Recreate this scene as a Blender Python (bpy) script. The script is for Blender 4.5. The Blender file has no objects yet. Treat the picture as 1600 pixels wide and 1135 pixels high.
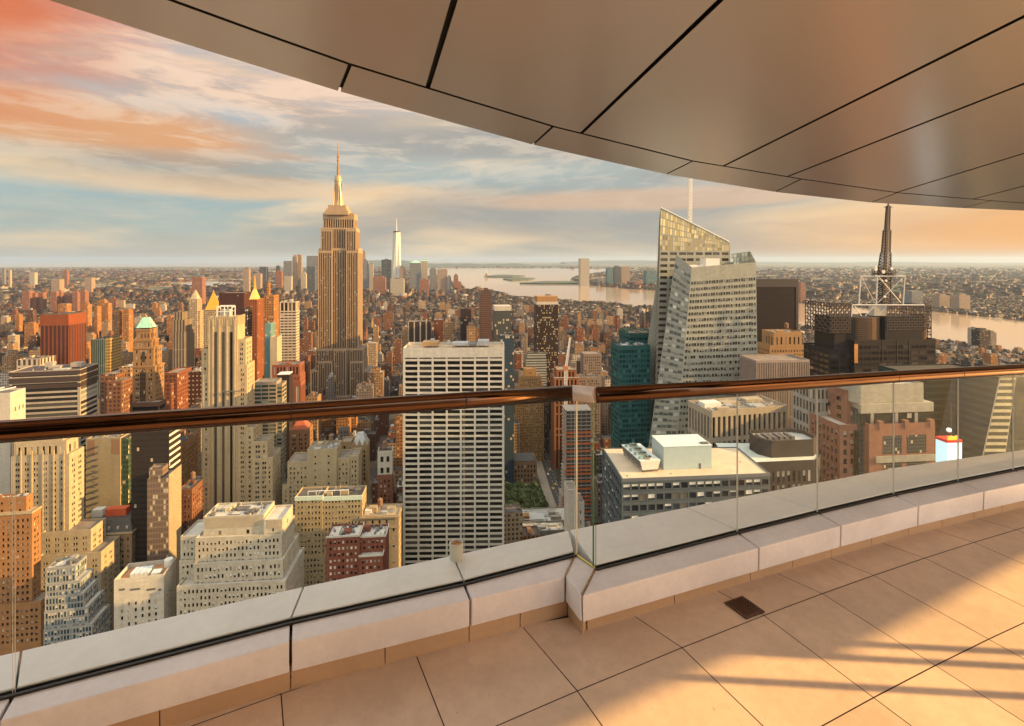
import bpy, math, random
import numpy as np
from mathutils import Vector
R = math.radians
S = bpy.context.scene
COL = S.collection
rng = random.Random(7)

# ------------------------------------------------------------------ camera
F, CX, HY, CZ = 800.0, 800.0, 407.0, 1.6      # focal length / principal point in photo pixels, eye height
G = -250.0                                     # street level below the terrace
cam_d = bpy.data.cameras.new('camera'); cam = bpy.data.objects.new('camera', cam_d); COL.objects.link(cam)
cam.location = (0, 0, CZ); cam.rotation_euler = (R(90), 0, 0)
cam_d.sensor_width = 36; cam_d.lens = 18.0; cam_d.shift_y = -(567.5 - HY) / 1600.0
cam_d.clip_start = 0.05; cam_d.clip_end = 250000
S.camera = cam
# ------------------------------------------------------------------ light
SUN_AZ, SUN_EL = R(4), R(17)                  # from the right (+X), a little behind the viewer
SV = Vector((math.cos(SUN_EL) * math.cos(SUN_AZ), -math.cos(SUN_EL) * math.sin(SUN_AZ), math.sin(SUN_EL)))
sd = bpy.data.lights.new('sun', 'SUN'); sd.energy = 5.0; sd.angle = R(0.3); sd.color = (1.0, 0.60, 0.22)
so = bpy.data.objects.new('sun', sd); COL.objects.link(so)
so.rotation_euler = SV.to_track_quat('Z', 'Y').to_euler(); so.location = (60, -15, 30)
S.view_settings.view_transform = 'Standard'; S.view_settings.look = 'None'
S.view_settings.exposure = 1.35; S.view_settings.gamma = 1.0; S.view_settings.use_curve_mapping = False
S.cycles.max_bounces = 8; S.cycles.transparent_max_bounces = 24; S.cycles.volume_bounces = 0

class NG:
    """tiny helper to write node graphs"""
    def __init__(s, tree): s.t = tree
    def new(s, typ, **kw):
        n = s.t.nodes.new(typ)
        for k, v in kw.items(): setattr(n, k, v)
        return n
    def put(s, sock, v):
        if v is None: return
        if isinstance(v, bpy.types.NodeSocket): s.t.links.new(v, sock)
        else:
            if sock.type == 'RGBA' and len(v) == 3: v = (*v, 1)
            sock.default_value = v
    def m(s, op, a, b=None, c=None, clamp=False):
        n = s.new('ShaderNodeMath', operation=op, use_clamp=clamp)
        for i, v in enumerate((a, b, c)): s.put(n.inputs[i], v)
        return n.outputs[0]
    def vm(s, op, a, b=None, out=0):
        n = s.new('ShaderNodeVectorMath', operation=op); s.put(n.inputs[0], a); s.put(n.inputs[1], b)
        return n.outputs[out]
    def mix(s, f, a, b, blend='MIX'):
        n = s.new('ShaderNodeMix', data_type='RGBA', blend_type=blend, clamp_factor=True)
        s.put(n.inputs[0], f); s.put(n.inputs[6], a); s.put(n.inputs[7], b); return n.outputs[2]
    def sep(s, v):
        n = s.new('ShaderNodeSeparateXYZ'); s.put(n.inputs[0], v); return n.outputs
    def comb(s, x, y, z):
        n = s.new('ShaderNodeCombineXYZ')
        for i, v in enumerate((x, y, z)): s.put(n.inputs[i], v)
        return n.outputs[0]
    def noise(s, v, scale, detail=4, rough=.55, dist=0, col=False):
        n = s.new('ShaderNodeTexNoise'); s.put(n.inputs['Vector'], v); n.inputs['Scale'].default_value = scale
        n.inputs['Detail'].default_value = detail; n.inputs['Roughness'].default_value = rough; n.inputs['Distortion'].default_value = dist
        return n.outputs['Color' if col else 'Fac']
    def white(s, v):
        n = s.new('ShaderNodeTexWhiteNoise', noise_dimensions='3D'); s.put(n.inputs['Vector'], v); return n.outputs['Value']
    def ss(s, v, a, b, o0=0., o1=1.):
        n = s.new('ShaderNodeMapRange', interpolation_type='SMOOTHSTEP'); s.put(n.inputs['Value'], v)
        n.inputs['From Min'].default_value = a; n.inputs['From Max'].default_value = b
        n.inputs['To Min'].default_value = o0; n.inputs['To Max'].default_value = o1; return n.outputs[0]
    def ramp(s, f, stops, interp='LINEAR'):
        n = s.new('ShaderNodeValToRGB'); n.color_ramp.interpolation = interp; s.put(n.inputs[0], f)
        e = n.color_ramp.elements
        while len(e) < len(stops): e.new(.5)
        for el, (p, c) in zip(e, stops): el.position = p; el.color = (*c, 1)
        return n.outputs[0]

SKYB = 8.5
# ------------------------------------------------------------------ sky (world)
world = bpy.data.worlds.new('World'); S.world = world; world.use_nodes = True
wt = world.node_tree; wt.nodes.clear(); g = NG(wt)
d = g.vm('NORMALIZE', g.new('ShaderNodeTexCoord').outputs['Generated'])
dx, dy, dz = g.sep(d)
az = g.m('ARCTAN2', dx, dy)                    # 0 straight ahead, + to the right (towards the sun)
el = g.m('ARCSINE', dz)
cp = g.vm('MULTIPLY', d, (1.7, 1.7, 10.5))
warp = g.new('ShaderNodeVectorMath', operation='SCALE'); wt.links.new(g.vm('SUBTRACT', g.noise(cp, .7, 3, col=True), (.5, .5, .5)), warp.inputs[0]); warp.inputs[3].default_value = .9
cpw = g.vm('ADD', cp, warp.outputs[0])
n_big = g.noise(cpw, .75, 5, .5)
n_mid = g.noise(g.vm('ADD', cpw, (7.3, 1.2, 4.4)), 1.35, 6, .55)
n_fine = g.noise(g.vm('MULTIPLY', cpw, (1.6, 1.6, 1.3)), 2.6, 8, .66)
base = g.ramp(g.ss(el, 0, .5, 0, 1), [(0, (.58, .53, .42)), (.03, (.42, .49, .45)), (.12, (.38, .49, .49)), (.32, (.52, .55, .50)), (.6, (.45, .54, .58)), (1, (.30, .42, .55))])
nish = g.new('ShaderNodeTexSky', sky_type='NISHITA', sun_disc=False, sun_elevation=SUN_EL, sun_rotation=R(90) + SUN_AZ)
base = g.mix(.10, base, g.mix(1, nish.outputs[0], (.12, .12, .12), 'MULTIPLY'))
c = g.mix(g.m('MULTIPLY', g.ss(n_mid, .44, .66), .95), base, (.98, .72, .43))              # lit cream cloud
c = g.mix(g.m('MULTIPLY', g.ss(n_big, .46, .66), .8), c, (.40, .37, .33))               # grey undersides
def blob(a0, e0, wa, we, warpk=.9):
    a = g.m('DIVIDE', g.m('SUBTRACT', az, a0), wa); e = g.m('DIVIDE', g.m('SUBTRACT', el, e0), we)
    r = g.m('SQRT', g.m('ADD', g.m('MULTIPLY', a, a), g.m('MULTIPLY', e, e)))
    r = g.m('ADD', r, g.m('MULTIPLY', g.m('SUBTRACT', n_mid, .5), warpk * 2))
    return g.ss(r, 1.15, .35)
c = g.mix(g.m('MULTIPLY', blob(.03, .235, .52, .05), .8), c, (.40, .38, .34))                # grey bank in the middle
c = g.mix(g.m('MULTIPLY', blob(-.45, .125, .42, .022), .7), c, (.95, .62, .33))             # cream streak
c = g.mix(g.m('MULTIPLY', blob(.30, .115, .5, .02), .55), c, (.90, .56, .33))
c = g.mix(g.m('MULTIPLY', blob(-.53, .245, .13, .022), .9), c, (.30, .52, .62))             # blue gap
c = g.mix(g.m('MULTIPLY', blob(-.72, .20, .30, .05), .8), c, (.86, .38, .13))              # orange cloud at left
c = g.mix(g.m('MULTIPLY', blob(-.62, .15, .30, .03), .5), c, (.40, .33, .26))               # its grey underside
c = g.mix(g.m('MULTIPLY', blob(-.48, .34, .60, .12, .4), g.ss(n_fine, .38, .62, .3, .9)), c, (1.0, .66, .47))   # high pink cirrus
tx = g.m('MULTIPLY', g.ss(n_fine, .46, .60), g.ss(el, .06, .22, .08, .38)); c = g.mix(tx, c, (.98, .80, .60))
c = g.mix(g.m('MULTIPLY', blob(-.90, .38, .30, .17, .7), .95), c, (.74, .19, .075))         # red corner
c = g.mix(g.m('MULTIPLY', blob(1.1, .03, .75, .12, .3), .9), c, (1.0, .44, .10))             # sunset side
c = g.mix(g.m('MULTIPLY', blob(1.75, .18, .60, .24, .3), .9), c, (1.7, .80, .26))            # glow round the sun
c = g.mix(g.m('MULTIPLY', g.ss(el, .022, .0), .45), c, (.52, .47, .38))
c = g.mix(g.ss(dz, -.02, -.2), c, (.20, .13, .08))                                          # below the horizon
bg = g.new('ShaderNodeBackground'); bg.inputs['Strength'].default_value = 0.1
up = g.m('ADD', g.ss(el, .42, .75), g.ss(dy, .15, -.45), clamp=True)      # extra gain overhead and behind the viewer, added to fill the terrace
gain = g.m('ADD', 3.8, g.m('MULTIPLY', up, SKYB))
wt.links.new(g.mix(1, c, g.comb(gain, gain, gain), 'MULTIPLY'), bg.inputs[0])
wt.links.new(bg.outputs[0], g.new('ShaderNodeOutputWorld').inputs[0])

# ------------------------------------------------------------------ helpers
def ray(px, py, D): return Vector(((px - CX) / F * D, D, CZ + (HY - py) / F * D))
def gnd(px, py, z=0.0):
    D = F * (CZ - z) / (py - HY); return Vector(((px - CX) / F * D, D, z))
def proj(p): return CX + F * p[0] / p[1], HY - F * (p[2] - CZ) / p[1]

class MB:
    def __init__(s): s.v = []; s.f = []; s.mi = []; s.cur = 0
    def quad(s, a, b, c, d=None):
        i = len(s.v); pts = [a, b, c] + ([d] if d is not None else [])
        s.v += [tuple(p) for p in pts]; s.f.append(tuple(range(i, i + len(pts)))); s.mi.append(s.cur)
    def poly(s, pts):
        i = len(s.v); s.v += [tuple(p) for p in pts]; s.f.append(tuple(range(i, i + len(pts)))); s.mi.append(s.cur)
    def prism(s, pts, z0, z1, top=True, bot=True):
        """pts: plan polygon, counter-clockwise seen from above"""
        lo = [(p[0], p[1], z0) for p in pts]; hi = [(p[0], p[1], z1) for p in pts]
        s.loft(lo, hi, top, bot)
    def loft(s, lo, hi, top=True, bot=True):
        n = len(lo); i = len(s.v); s.v += [tuple(p) for p in lo] + [tuple(p) for p in hi]
        for k in range(n):
            s.f.append((i + k, i + (k + 1) % n, i + n + (k + 1) % n, i + n + k)); s.mi.append(s.cur)
        if top: s.f.append(tuple(i + n + k for k in range(n))); s.mi.append(s.cur)
        if bot: s.f.append(tuple(i + k for k in reversed(range(n)))); s.mi.append(s.cur)
    def box(s, x0, x1, y0, y1, z0, z1, top=True, bot=True):
        s.prism([(x0, y0), (x1, y0), (x1, y1), (x0, y1)], z0, z1, top, bot)
    def cyl(s, x, y, z0, z1, r0, r1=None, n=12, top=True, ph=0.):
        r1 = r0 if r1 is None else r1
        an = [ph + 2 * math.pi * k / n for k in range(n)]
        s.loft([(x + r0 * math.cos(a), y + r0 * math.sin(a), z0) for a in an], [(x + r1 * math.cos(a), y + r1 * math.sin(a), z1) for a in an], top, True)
    def bar(s, a, b, r, n=4, r2=None, caps=True):
        a = Vector(a); b = Vector(b); w = (b - a).normalized()
        u = w.orthogonal().normalized() if abs(w.z) < .99 else Vector((1, 0, 0)); v = w.cross(u); r2 = r if r2 is None else r2
        an = [math.pi / n + 2 * math.pi * k / n for k in range(n)]
        s.loft([a + (u * math.cos(t) + v * math.sin(t)) * r for t in an], [b + (u * math.cos(t) + v * math.sin(t)) * r2 for t in an], caps, caps)
    def tube(s, pts, r, n=20):
        pts = [Vector(p) for p in pts]; rings = []
        for k, p in enumerate(pts):
            t = (pts[min(k + 1, len(pts) - 1)] - pts[max(k - 1, 0)]).normalized()
            u = t.cross(Vector((0, 0, 1))).normalized(); v = u.cross(t)
            rings.append([p + (u * math.cos(2 * math.pi * j / n) + v * math.sin(2 * math.pi * j / n)) * r for j in range(n)])
        for a, b in zip(rings, rings[1:]): s.loft(a, b, False, False)
        s.poly(rings[0][::-1]); s.poly(rings[-1])
    def build(s, name, mats, parent=None, smooth=False, merge=False, **props):
        me = bpy.data.meshes.new(name); me.from_pydata(s.v, [], s.f)
        mats = mats if isinstance(mats, (list, tuple)) else [mats]
        for m_ in mats: me.materials.append(m_)
        if len(mats) > 1: me.polygons.foreach_set('material_index', s.mi)
        if merge:
            import bmesh
            bm = bmesh.new(); bm.from_mesh(me); bmesh.ops.remove_doubles(bm, verts=bm.verts, dist=1e-5); bm.to_mesh(me); bm.free()
        if smooth: me.shade_smooth()
        me.update()
        o = bpy.data.objects.new(name, me); COL.objects.link(o)
        if parent: o.parent = parent
        for k, v in props.items(): o[k] = v
        return o
def tag(o, label, cat, group=None):
    o['label'] = label; o['category'] = cat
    if group: o['group'] = group
    return o
def empty(name, loc, rz=0., label=None, cat=None, group=None):
    o = bpy.data.objects.new(name, None); COL.objects.link(o); o.location = loc; o.rotation_euler = (0, 0, rz); o.empty_display_size = 1
    if label: tag(o, label, cat, group)
    return o
def bevel(o, w, seg=2):
    m_ = o.modifiers.new('bevel', 'BEVEL'); m_.width = w; m_.segments = seg; m_.limit_method = 'ANGLE'; return o

MATS = {}
def mat(name, col, rough=.7, metal=0., var=.15, scale=1.0, bump=0., bscale=40., spec=None, coord='Object', stretch=None, island=0., coat=0.):
    if name in MATS: return MATS[name]
    m_ = bpy.data.materials.new(name); m_.use_nodes = True; t = m_.node_tree; g = NG(t)
    p = t.nodes['Principled BSDF']; tc = g.new('ShaderNodeTexCoord').outputs[coord]
    if stretch: tc = g.vm('MULTIPLY', tc, stretch)
    cc = (*col, 1)
    if var:
        f1 = g.noise(tc, scale, 5, .6); f2 = g.noise(tc, scale * 9, 4, .65)
        f = g.m('ADD', g.m('MULTIPLY', f1, .65), g.m('MULTIPLY', f2, .35))
        k = g.ss(f, .3, .7, 1 - var, 1 + var)
        if island:
            ri = g.new('ShaderNodeNewGeometry').outputs['Random Per Island']
            k = g.m('MULTIPLY', k, g.m('ADD', 1 - island, g.m('MULTIPLY', ri, 2 * island)))
        sc = g.new('ShaderNodeVectorMath', operation='SCALE'); sc.inputs[0].default_value = col; t.links.new(k, sc.inputs[3])
        t.links.new(sc.outputs[0], p.inputs['Base Color'])
        t.links.new(g.ss(f, .3, .7, max(0, rough - .08), min(1, rough + .08)), p.inputs['Roughness'])
    else:
        p.inputs['Base Color'].default_value = cc; p.inputs['Roughness'].default_value = rough
    p.inputs['Metallic'].default_value = metal
    if spec is not None: p.inputs['Specular IOR Level'].default_value = spec
    if coat: p.inputs['Coat Weight'].default_value = coat; p.inputs['Coat Roughness'].default_value = .08
    if bump:
        b = g.new('ShaderNodeBump'); b.inputs['Strength'].default_value = bump; b.inputs['Distance'].default_value = .01
        t.links.new(g.noise(tc, bscale, 4), b.inputs['Height']); t.links.new(b.outputs[0], p.inputs['Normal'])
    MATS[name] = m_; return m_

M_tile = mat('terracotta_tile', (.72, .56, .43), .50, var=.13, scale=2.2, bump=.06, bscale=60, island=.06)
t_ = M_tile.node_tree; g_ = NG(t_); p_ = t_.nodes['Principled BSDF']; lk = p_.inputs['Base Color'].links[0].from_socket
tc_ = g_.new('ShaderNodeTexCoord').outputs['Object']; st_ = g_.noise(tc_, 1.1, 7, .72, .6); sp_ = g_.noise(tc_, 55, 3, .6); sc_ = g_.noise(g_.vm('MULTIPLY', tc_, (9, 2.2, 1)), 1.3, 5, .7)
c_ = g_.mix(g_.ss(st_, .50, .72, 0, .45), lk, (.46, .31, .21)); c_ = g_.mix(g_.ss(sp_, .66, .74, 0, .5), c_, (.30, .18, .10)); c_ = g_.mix(g_.ss(sc_, .60, .70, 0, .22), c_, (.82, .66, .50)); g_.put(p_.inputs['Base Color'], c_)
M_grout = mat('dark_grout', (.035, .02, .015), .9, var=0)
M_kerb = mat('white_kerb_stone', (.82, .82, .86), .36, var=.09, scale=4, bump=.03, bscale=90)
M_plinth = mat('plinth_stone', (.58, .40, .25), .6, var=.08, scale=4)
M_black = mat('black_rubber', (.012, .011, .011), .5, var=0)
M_gold = mat('brass_trim', (.55, .36, .10), .3, 1.0, var=.1, scale=20)
M_rail = mat('bronze_rail', (.13, .07, .043), .16, 1.0, var=.04, scale=8)
M_elbow = mat('pale_elbow', (.80, .70, .62), .35, 0.3, var=.03, scale=8)
M_soffit = mat('glossy_soffit_panel', (.86, .81, .80), .23, .5, var=0)
M_drain = mat('cast_iron', (.16, .10, .075), .5, .8, var=.2, scale=60)
M_pgrey = mat('painted_post', (.35, .33, .31), .4, .6, var=.05)
M_wallin = mat('terrace_core_stone', (.50, .42, .33), .6, var=.08, scale=1.5)

def coping_mat():
    m_ = mat('speckled_coping', (.88, .92, .93), .38, var=.07, scale=2.5, bump=.04, bscale=120); return m_
M_coping = coping_mat()
def glass_mat():
    m_ = bpy.data.materials.new('clear_glass'); m_.use_nodes = True; t = m_.node_tree; t.nodes.clear(); g = NG(t)
    fr = g.new('ShaderNodeFresnel'); fr.inputs[0].default_value = 1.33
    tr = g.new('ShaderNodeBsdfTransparent'); tr.inputs[0].default_value = (.975, .988, .975, 1)
    gl = g.new('ShaderNodeBsdfGlossy'); gl.inputs['Roughness'].default_value = .01
    mx = g.new('ShaderNodeMixShader'); t.links.new(g.m('MULTIPLY', fr.outputs[0], .03), mx.inputs[0])
    t.links.new(tr.outputs[0], mx.inputs[1]); t.links.new(gl.outputs[0], mx.inputs[2])
    t.links.new(mx.outputs[0], g.new('ShaderNodeOutputMaterial').inputs[0]); return m_
M_glass = glass_mat()
M_gedge = mat('pale_glass_edge', (.72, .72, .64), .3, var=0)
M_gedge_green = mat('green_glass_edge', (.02, .16, .07), .2, var=0)

# ------------------------------------------------------------------ terrace
TOPZ = .20
def floor_pts(pp, z): return [gnd(x, y, z) for x, y in pp]
GL = floor_pts([(0, 1090), (455, 972), (725, 912), (899, 867)], TOPZ)
GR = floor_pts([(930, 889), (1152, 832), (1277, 801), (1396, 773), (1497, 752), (1583, 735)], TOPZ)
GL = [GL[0] + (GL[0] - GL[1]) * 3.0, GL[0] + (GL[0] - GL[1]) * 1.0 + Vector((0, -.0, 0))] + [GL[0] + (GL[1] - GL[0]) * .04] + GL[1:]
st = (GR[-1] - GR[-2])
GR += [GR[-1] + st * k for k in (1, 2, 3, 5, 8)]
def normals(P):
    out = []
    for k in range(len(P)):
        t = (P[min(k + 1, len(P) - 1)] - P[max(k - 1, 0)]); t.z = 0; t.normalize(); out.append(Vector((t.y, -t.x, 0)))  # towards the viewer
    return out
NL, NR = normals(GL), normals(GR)

def kerb_run(P, N, w, wp, name_label, gap=.005):
    root = empty('terrace_kerb', (P[2].x, P[2].y, 0), 0, name_label, 'kerb'); inv = -Vector(root.location)
    for k in range(len(P) - 1):
        a, b = P[k], P[k + 1]; t = (b - a).normalized(); a2, b2 = a + t * gap, b - t * gap
        mb = MB(); na, nb = N[k], N[k + 1]
        prof = [(0.004, TOPZ), (0.004, .085), (w, .078), (w + .004, TOPZ - .008)]      # offset inwards, height
        lo = [a2 + na * o + Vector((0, 0, z - TOPZ)) + inv for o, z in prof]; hi = [b2 + nb * o + Vector((0, 0, z - TOPZ)) + inv for o, z in prof]
        mb.loft(lo, hi); bevel(mb.build('kerb_block', M_kerb, root), .004)
    for k in range(len(P) - 1):                                   # recessed plinth, joints half a block off
        for q in (0, .5):
            a, b = P[k].lerp(P[k + 1], q), P[k].lerp(P[k + 1], q + .5); na, nb = N[k].lerp(N[k + 1], q), N[k].lerp(N[k + 1], q + .5)
            t = (b - a).normalized(); a, b = a + t * .002, b - t * .002
            mb = MB(); mb.prism([(v + inv)[:2] for v in (a + na * wp, b + nb * wp, b, a)], -.01, .088); mb.build('plinth_stone', M_plinth, root)
    mb = MB()
    for k in range(len(P) - 1):
        mb.prism([(v + inv)[:2] for v in (P[k] + N[k] * (w - .03), P[k + 1] + N[k + 1] * (w - .03), P[k + 1] + N[k + 1] * .02, P[k] + N[k] * .02)], .09, TOPZ - .022)
    mb.build('backing', M_black, root)
    return root
NLk = list(NL); NLk[-1] = (gnd(883, 898, TOPZ) - GL[-1]) / .098; NRk = list(NR); NRk[0] = (gnd(909, 928, TOPZ) - GR[0]) / .135
kl = kerb_run(GL, NLk, .098, .078, 'left run of the low white stone kerb, its inner face in shadow')
kr = kerb_run(GR, NRk, .135, .085, 'right run of the low white stone kerb, glowing warm along the tiled floor')
# corner jog piece between the two runs
a, b = GL[-1], GR[0]; t = (b - a).normalized(); nrm = Vector((-abs(t.y), -abs(t.x), 0)).normalized()
inv = -Vector(kr.location)
mb = MB(); A0, A1 = a + NL[-1] * .0, a + NL[-1] * .10 + Vector((-.01, 0, 0)); B0, B1 = b, b + NR[0] * .139 + Vector((-.010, -.002, 0))
A1 = gnd(884, 900, TOPZ - .006); B1 = gnd(908, 930, TOPZ - .006)
lo = [A0 + inv, A1 + inv, B1 + inv, B0 + inv]; dz_ = Vector((0, 0, -.115))
mb.loft([p + dz_ for p in lo], lo); bevel(mb.build('corner_block', M_kerb, kr), .004)
mb = MB(); mb.prism([(v + inv)[:2] for v in (A0, A1 + Vector((.012, .03, 0)), B1 + Vector((.012, .035, 0)), B0)], -.01, .084); mb.build('corner_plinth', M_plinth, kr)
mb = MB(); up = Vector((0, 0, .004)); mb.bar(A0 + inv + up, B0 + inv + up, .006); mb.bar(A0 + inv + up, A1 + inv + Vector((0, 0, .003)), .003); mb.bar(B0 + inv + up, B1 + inv + Vector((0, 0, .003)), .003)
mb.build('brass_strip', M_gold, kr)

# outer stone ledge beyond the glass
LZ = .212
OL = floor_pts([(33, 1017), (474, 917), (708, 868), (889, 829)], LZ)
OL = [OL[0] + (OL[0] - OL[1]) * 3, OL[0] + (OL[0] - OL[1])] + OL
OR = floor_pts([(890, 828.5), (1073, 793), (1192, 770), (1306, 749), (1399, 731), (1499, 717)], LZ)
st = OR[-1] - OR[-2]; OR += [OR[-1] + st * k for k in (1, 2, 3, 5, 8)]
def ledge_run(P, O, N, label):
    root = empty('stone_ledge', (P[2].x, P[2].y, LZ), 0, label, 'ledge'); inv = -Vector(root.location)
    for k in range(len(P) - 1):
        i0, i1 = P[k] - N[k] * .012, P[k + 1] - N[k + 1] * .012; o0, o1 = O[k], O[k + 1]
        t = (i1 - i0).normalized() * .0035
        mb = MB(); mb.prism([(v + inv)[:2] for v in (i0 + t, i1 - t, o1 - t, o0 + t)], -.07, 0.)
        bevel(mb.build('ledge_slab', M_coping, root), .003)
    mb = MB()
    for k in range(len(P) - 1):
        o0, o1 = O[k].lerp(P[k], .12), O[k + 1].lerp(P[k + 1], .12)
        mb.prism([(v + inv)[:2] for v in (P[k] - N[k] * .012, P[k + 1] - N[k + 1] * .012, o1, o0)], -3.0, -.073)
    mb.build('outer_wall', M_wallin, root); return root
ledge_run(GL, OL, NL, 'left pale stone ledge outside the glass, long slabs running to the corner')
ledge_run(GR, OR, NR, 'right pale stone ledge outside the glass, wide grey slabs beside the big roof')

# glass balustrades: handrail, panes, gasket
def depth_on(P, px):
    best = None
    for a, b in zip(P, P[1:]):
        k = (px - CX) / F; den = (b.x - a.x) - k * (b.y - a.y)
        if abs(den) < 1e-9: continue
        s_ = (k * a.y - a.x) / den
        if -.001 <= s_ <= 1.001: return a.y + s_ * (b.y - a.y)
        if best is None or abs(s_ - .5) < best[0]: best = (abs(s_ - .5), a.y + s_ * (b.y - a.y))
    return best[1]
RL = [ray(x, y, depth_on(GL, x)) for x, y in ((0, 675), (230, 659), (455, 644), (725, 626), (897, 614))]
RR = [ray(x, y, depth_on(GR, x)) for x, y in ((931, 617.5), (1152, 605), (1277, 597), (1396, 589), (1497, 583), (1600, 577))]
RL = [RL[0] + (RL[0] - RL[1]) * k for k in (4, 2)] + RL
RR += [RR[-1] + (RR[-1] - RR[-2]) * k for k in (1, 2, 4, 8)]
def rail_z(RP, p):
    best = min(zip(RP, RP[1:]), key=lambda ab: ((ab[0].lerp(ab[1], .5) - p).xy.length))
    a, b = best; s_ = max(-.5, min(1.5, (p.x - a.x) / (b.x - a.x))); return a.z + s_ * (b.z - a.z)
def balustrade(P, N, RP, label, first_edge=None):
    root = empty('glass_balustrade', (P[2].x, P[2].y, TOPZ), 0, label, 'balustrade'); inv = -Vector(root.location)
    mb = MB(); mb.tube([p + inv for p in RP], .0355, 28); o = mb.build('handrail', M_rail, root, smooth=True, merge=True)
    for p in (P[3], P[4]):
        z = rail_z(RP, p); q = Vector((p.x, p.y, z)) + inv; k = min(range(len(RP) - 1), key=lambda i: (RP[i].lerp(RP[i + 1], .5) - p).xy.length)
        t = (RP[k + 1] - RP[k]).normalized(); mb = MB(); mb.tube([q - t * .0022, q + t * .0022], .0361, 28); mb.build('rail_joint', M_black, root, smooth=False)
    for k in range(len(P) - 1):
        a, b = P[k], P[k + 1]; t = (b - a).normalized() * .003; a, b = a + t, b - t; na, nb = N[k] * .0026, N[k + 1] * .0026
        za, zb = rail_z(RP, a) - .03, rail_z(RP, b) - .03
        mb = MB(); lo = [Vector((v.x, v.y, TOPZ - .03)) + inv for v in (a + na, b + nb, b - nb, a - na)]
        hi = [Vector((v.x, v.y, z)) + inv for v, z in ((a + na, za), (b + nb, zb), (b - nb, zb), (a - na, za))]
        mb.loft(lo, hi); mb.mi = [0, 1, 0, 1, 1, 1]
        if first_edge and k == 0: mb.mi[3] = 2
        mb.build('glass_panel', [M_glass, M_gedge, M_gedge_green], root)
    mb = MB()
    for k in range(len(P) - 1):
        mb.prism([(v + inv)[:2] for v in (P[k] + N[k] * .017, P[k + 1] + N[k + 1] * .017, P[k + 1] + N[k + 1] * .0065, P[k] + N[k] * .0065)], -.03, .007)
        mb.prism([(v + inv)[:2] for v in (P[k] - N[k] * .0065, P[k + 1] - N[k + 1] * .0065, P[k + 1] - N[k + 1] * .0115, P[k] - N[k] * .0115)], -.03, .006)
    mb.build('gasket', M_black, root)
    return root
bl = balustrade(GL, NL, RL, 'left frameless glass balustrade under a dark bronze tube handrail')
br = balustrade(GR, NR, RR, 'right frameless glass balustrade with coppery handrail and white joints', True)
inv = -Vector(br.location)
mb = MB(); mb.tube([p + inv for p in (RL[-1] + (RL[-2] - RL[-1]).normalized() * .004, RL[-1].lerp(RR[0], .33), RL[-1].lerp(RR[0], .66), RR[0] + (RR[1] - RR[0]).normalized() * .004)], .0362, 28)
mb.build('corner_elbow', M_elbow, br, smooth=False)
mb = MB(); a, b = GL[-1], GR[0]; t = (b - a).normalized(); nn = Vector((t.y, -t.x, 0)) * .005; a, b = a + t * .01, b - t * .012
mb.loft([Vector((v.x, v.y, TOPZ)) + inv for v in (a + nn, b + nn, b - nn, a - nn)], [Vector((v.x, v.y, RR[0].z - .03)) + inv for v in (a + nn, b + nn, b - nn, a - nn)])
mb.mi = [0, 1, 0, 2, 1, 1]; mb.build('corner_pane', [M_glass, M_gedge_green, M_gedge], br)

# tiled floor
EDGE = sorted([(p.x, p.y) for p in GL[:-1] + GR])
def kerb_y(x): return float(np.interp(x, [p[0] for p in EDGE], [p[1] for p in EDGE]))
def arc(sv):
    p = Vector((.2426, 1.902, 0)); h0, kk = R(25.3), R(-1.9); n = 40; ds = sv / n
    for i in range(n): p = p + Vector((math.cos(h0 + kk * ds * (i + .5)), math.sin(h0 + kk * ds * (i + .5)), 0)) * ds
    h = h0 + kk * sv; return p, Vector((math.sin(h), -math.cos(h), 0))
cross = [-.49 * k for k in range(9, 0, -1)] + [0, .506, .98, 1.365, 1.74, 2.15, 2.58, 2.98] + [2.98 + .44 * k for k in range(1, 16)]
mb = MB()
for r in range(-2, 12):
    for s0, s1 in zip(cross, cross[1:]):
        (p0, n0), (p1, n1) = arc(s0), arc(s1)
        q = [p0 + n0 * .472 * (r + 1), p1 + n1 * .472 * (r + 1), p1 + n1 * .472 * r, p0 + n0 * .472 * r]; ctr = sum(q, Vector()) / 4
        q = [ctr + (v - ctr) * (1 - .0030 / ((v - ctr).length + 1e-6)) for v in q]; lim = [kerb_y(v.x) - .02 for v in q]
        if all(v.y > l for v, l in zip(q, lim)): continue
        mb.poly([Vector((v.x, min(v.y, l), 0)) for v, l in zip(q, lim)])
mb.build('terrace_floor', M_tile, kind='structure')
mb = MB(); mb.quad((-9, -8, -.004), (14, -8, -.004), (14, 7, -.004), (-9, 7, -.004))
mb.f = []; mb.v = []; mb.mi = []
edge = [p for p in GL] + [p for p in GR]
far = [Vector((p.x, p.y, 0)) for p in edge]
mb.poly([(-7, -7, -.004), (16, -7, -.004)] + [(p.x, p.y, -.004) for p in reversed(far)])
mb.build('grout_bed', M_grout, kind='structure')
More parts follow.
